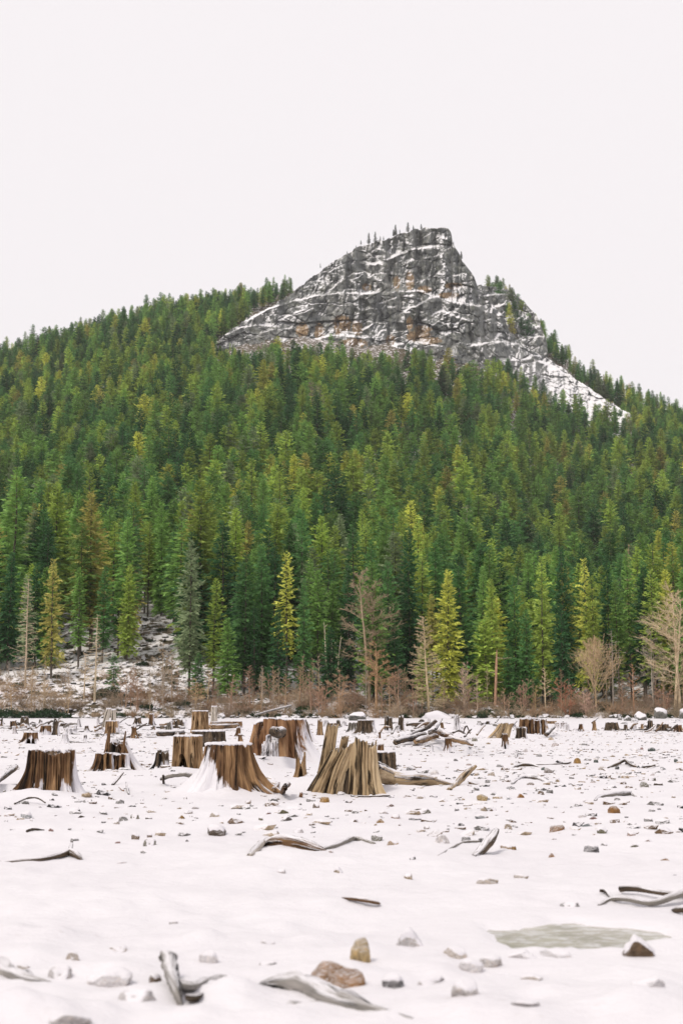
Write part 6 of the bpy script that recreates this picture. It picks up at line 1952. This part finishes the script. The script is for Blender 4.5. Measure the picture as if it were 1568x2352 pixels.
for i, (px, col, lab) in enumerate([
    ([(-20, 1816, .10, 6), (10, 1806, .22, 7), (35, 1797, .34, 7)], 'dark', 'dark root log leaning at the far left of the left stump'),
    ([(258, 1806, .02, 3), (270, 1798, .08, 3.5), (283, 1790, .15, 2.5)], 'dark', 'dark stick leaning right of the left stump'),
    ([(296, 1824, .0, 2), (292, 1816, .06, 2.2), (290, 1810, .12, 1.5)], 'dark', 'short twig standing in snow between the near stumps'),
    ([(274, 1815, .06, 1.5), (284, 1818, .02, 2)], 'reddish', 'little reddish twig beside the standing one'),
    ([(376, 1802, .02, 3), (375, 1794, .12, 3.2)], 'dark', 'short dark peg left of the snow-banked stump'),
    ([(370, 1800, .10, 4), (395, 1794, .12, 5), (425, 1790, .10, 5), (445, 1788, .04, 4)], 'grey', 'snow-topped grey root left of the snow-banked stump'),
    ([(34, 1846, .0, 2), (60, 1842, .06, 2.5), (85, 1840, .06, 2.5), (105, 1844, .0, 1.5)], 'dark', 'thin dark curved root in front of the left stump'),
    ([(62, 1911, .01, 3), (80, 1909, .03, 3.5), (102, 1907, .0, 2)], 'dark', 'short snowy stick left below the left stump'),
    ([(648, 1822, .0, 6), (655, 1815, .06, 7), (662, 1812, .09, 6)], 'brown', 'broken wood block at the right root of the snow-banked stump'),
    ([(628, 1815, .02, 5), (637, 1810, .08, 6)], 'tan', 'small tan wood block beside the right root of the snow-banked stump'),
    ([(690, 1832, .0, 4), (692, 1828, .05, 4)], 'reddish', 'small reddish chip standing between the two near stumps'),
    ([(805, 1830, .02, 2), (840, 1832, .02, 2), (880, 1830, .02, 2), (905, 1828, .0, 1)], 'dark', 'thin dark stick along the foot of the forked stump'),
    ([(935, 1866, .0, 1.5), (955, 1862, .015, 2), (975, 1860, .0, 1.5)], 'dark', 'slim twig on snow below the long root'),
    ([(1184, 1742, .0, 2), (1187, 1732, .12, 2.2)], 'dark', 'small dark peg alone in the stone field'),
    ([(1254, 1695, .2, 6), (1264, 1690, .35, 5), (1272, 1688, .5, 4)], 'dark', 'dark tilted chunk right of the wide lobed stump'),
    ([(1000, 1968, .0, 2), (1060, 1938, .015, 3), (1100, 1934, .01, 2.5)], 'grey', 'faint snow-covered stick left of the standing dark log')]):
    log('stick', lab, 'stick', px, col, 'top' if i != 12 else 'bare', 'sticks and wood scraps on the snow', n=9, rough=.2)

fl_r = random.Random(12)
fl_n = {}
FZ = [(0, 200, 'in the far left tangle'), (200, 430, 'right of the twin pale posts'), (870, 1130, 'around the debris pile'), (1130, 1560, 'in the far right row')]
for (a, b, wh) in FZ:
    for x in sorted(fl_r.uniform(a, b) for _ in range(12)):
        y = fl_r.uniform(1664, 1700) if a > 800 and b < 1200 else fl_r.uniform(1660, 1684)
        L_ = fl_r.uniform(10, 30); r_ = fl_r.uniform(1.4, 3.2)
        nm = fl_r.choice(['dark', 'dark', 'grey', 'tan'])
        fl_n[(nm, wh)] = fl_n.get((nm, wh), 0) + 1
        dy = fl_r.uniform(-1.5, 1.5)
        log('fallen_log', 'small %s fallen branch %s, %s from the left' % (nm, wh, ORD[fl_n[(nm, wh)] - 1]), 'log',
            [(x - L_ / 2, y + dy, .10, r_), (x, y, fl_r.uniform(.15, .5), r_ * 1.1), (x + L_ / 2, y - dy, fl_r.uniform(.05, .8), r_ * .6)], nm, 'top', 'small fallen branches across the far lake bed', n=7, rough=.25)

# snow mound on the shore
bmx, bmy = at(1000, 1650, 223.5)[0], 223.5
o = ob('snow_mound', ST_HI[2].copy(), None, (bmx, bmy, .2)); o.data.materials[0] = M_SNOW
o.scale = (2.6, 2.2, 1.5)
tag(o, 'smooth white snow mound on the shore beside the feathery tree', 'snow mound')

# ------------------------------------------------------------------ icy puddle
def puddle():
    g = G('slushy_ice', .22, .5)
    p = g.pos()
    n = g.noise(g.mapping(p, (1, 1.5, 1)), 7, 5, .65)
    col = g.ramp(g.noise(p, 3, 4), [(.35, (.33, .31, .265)), (.65, (.47, .45, .395))])
    fl = g.mapr(n, .47, .66)
    g.done(g.mix(fl, col, SNOW), g.bump(n, .25, .02))
    m = 60
    th = np.arange(m) / m * 2 * math.pi
    V = [(PUD[0], PUD[1], -.026)] + [(PUD[0] + math.cos(a) * PUD_A * 1.25, PUD[1] + math.sin(a) * PUD_B * 1.25, -.026) for a in th]
    F = [(0, 1 + i, 1 + (i + 1) % m) for i in range(m)]
    o = ob('icy_puddle', mk('icy_puddle', V, F, g.m))
    o['kind'] = 'structure'
puddle()

# ------------------------------------------------------------------ thin winter haze
def haze():
    g = bpy.data.materials.new('haze'); g.use_nodes = True
    t = g.node_tree; t.nodes.clear()
    out = t.nodes.new('ShaderNodeOutputMaterial')
    pv = t.nodes.new('ShaderNodeVolumePrincipled')
    pv.inputs['Color'].default_value = (.98, .985, 1.0, 1)
    pv.inputs['Density'].default_value = HAZE
    t.links.new(pv.outputs[0], out.inputs['Volume'])
    x0, x1, y0, y1, z0, z1 = -1050, 1050, -60, 1560, -2.0, 420
    V = [(x, y, z) for z in (z0, z1) for y in (y0, y1) for x in (x0, x1)]
    F = [(0, 2, 3, 1), (4, 5, 7, 6), (0, 1, 5, 4), (2, 6, 7, 3), (0, 4, 6, 2), (1, 3, 7, 5)]
    o = ob('haze', mk('haze', V, F, g, smooth=False))
    o['kind'] = 'stuff'
    o['label'] = 'thin pale winter haze over the lake bed and hill'
    o['category'] = 'haze'
HAZE = 0.00007
haze()
dup_ = [k for k, n in USED.items() if n > 1]
print('shared labels', len(dup_), dup_[:12], 'long', [k for k in USED if len(k.split()) > 16][:8])
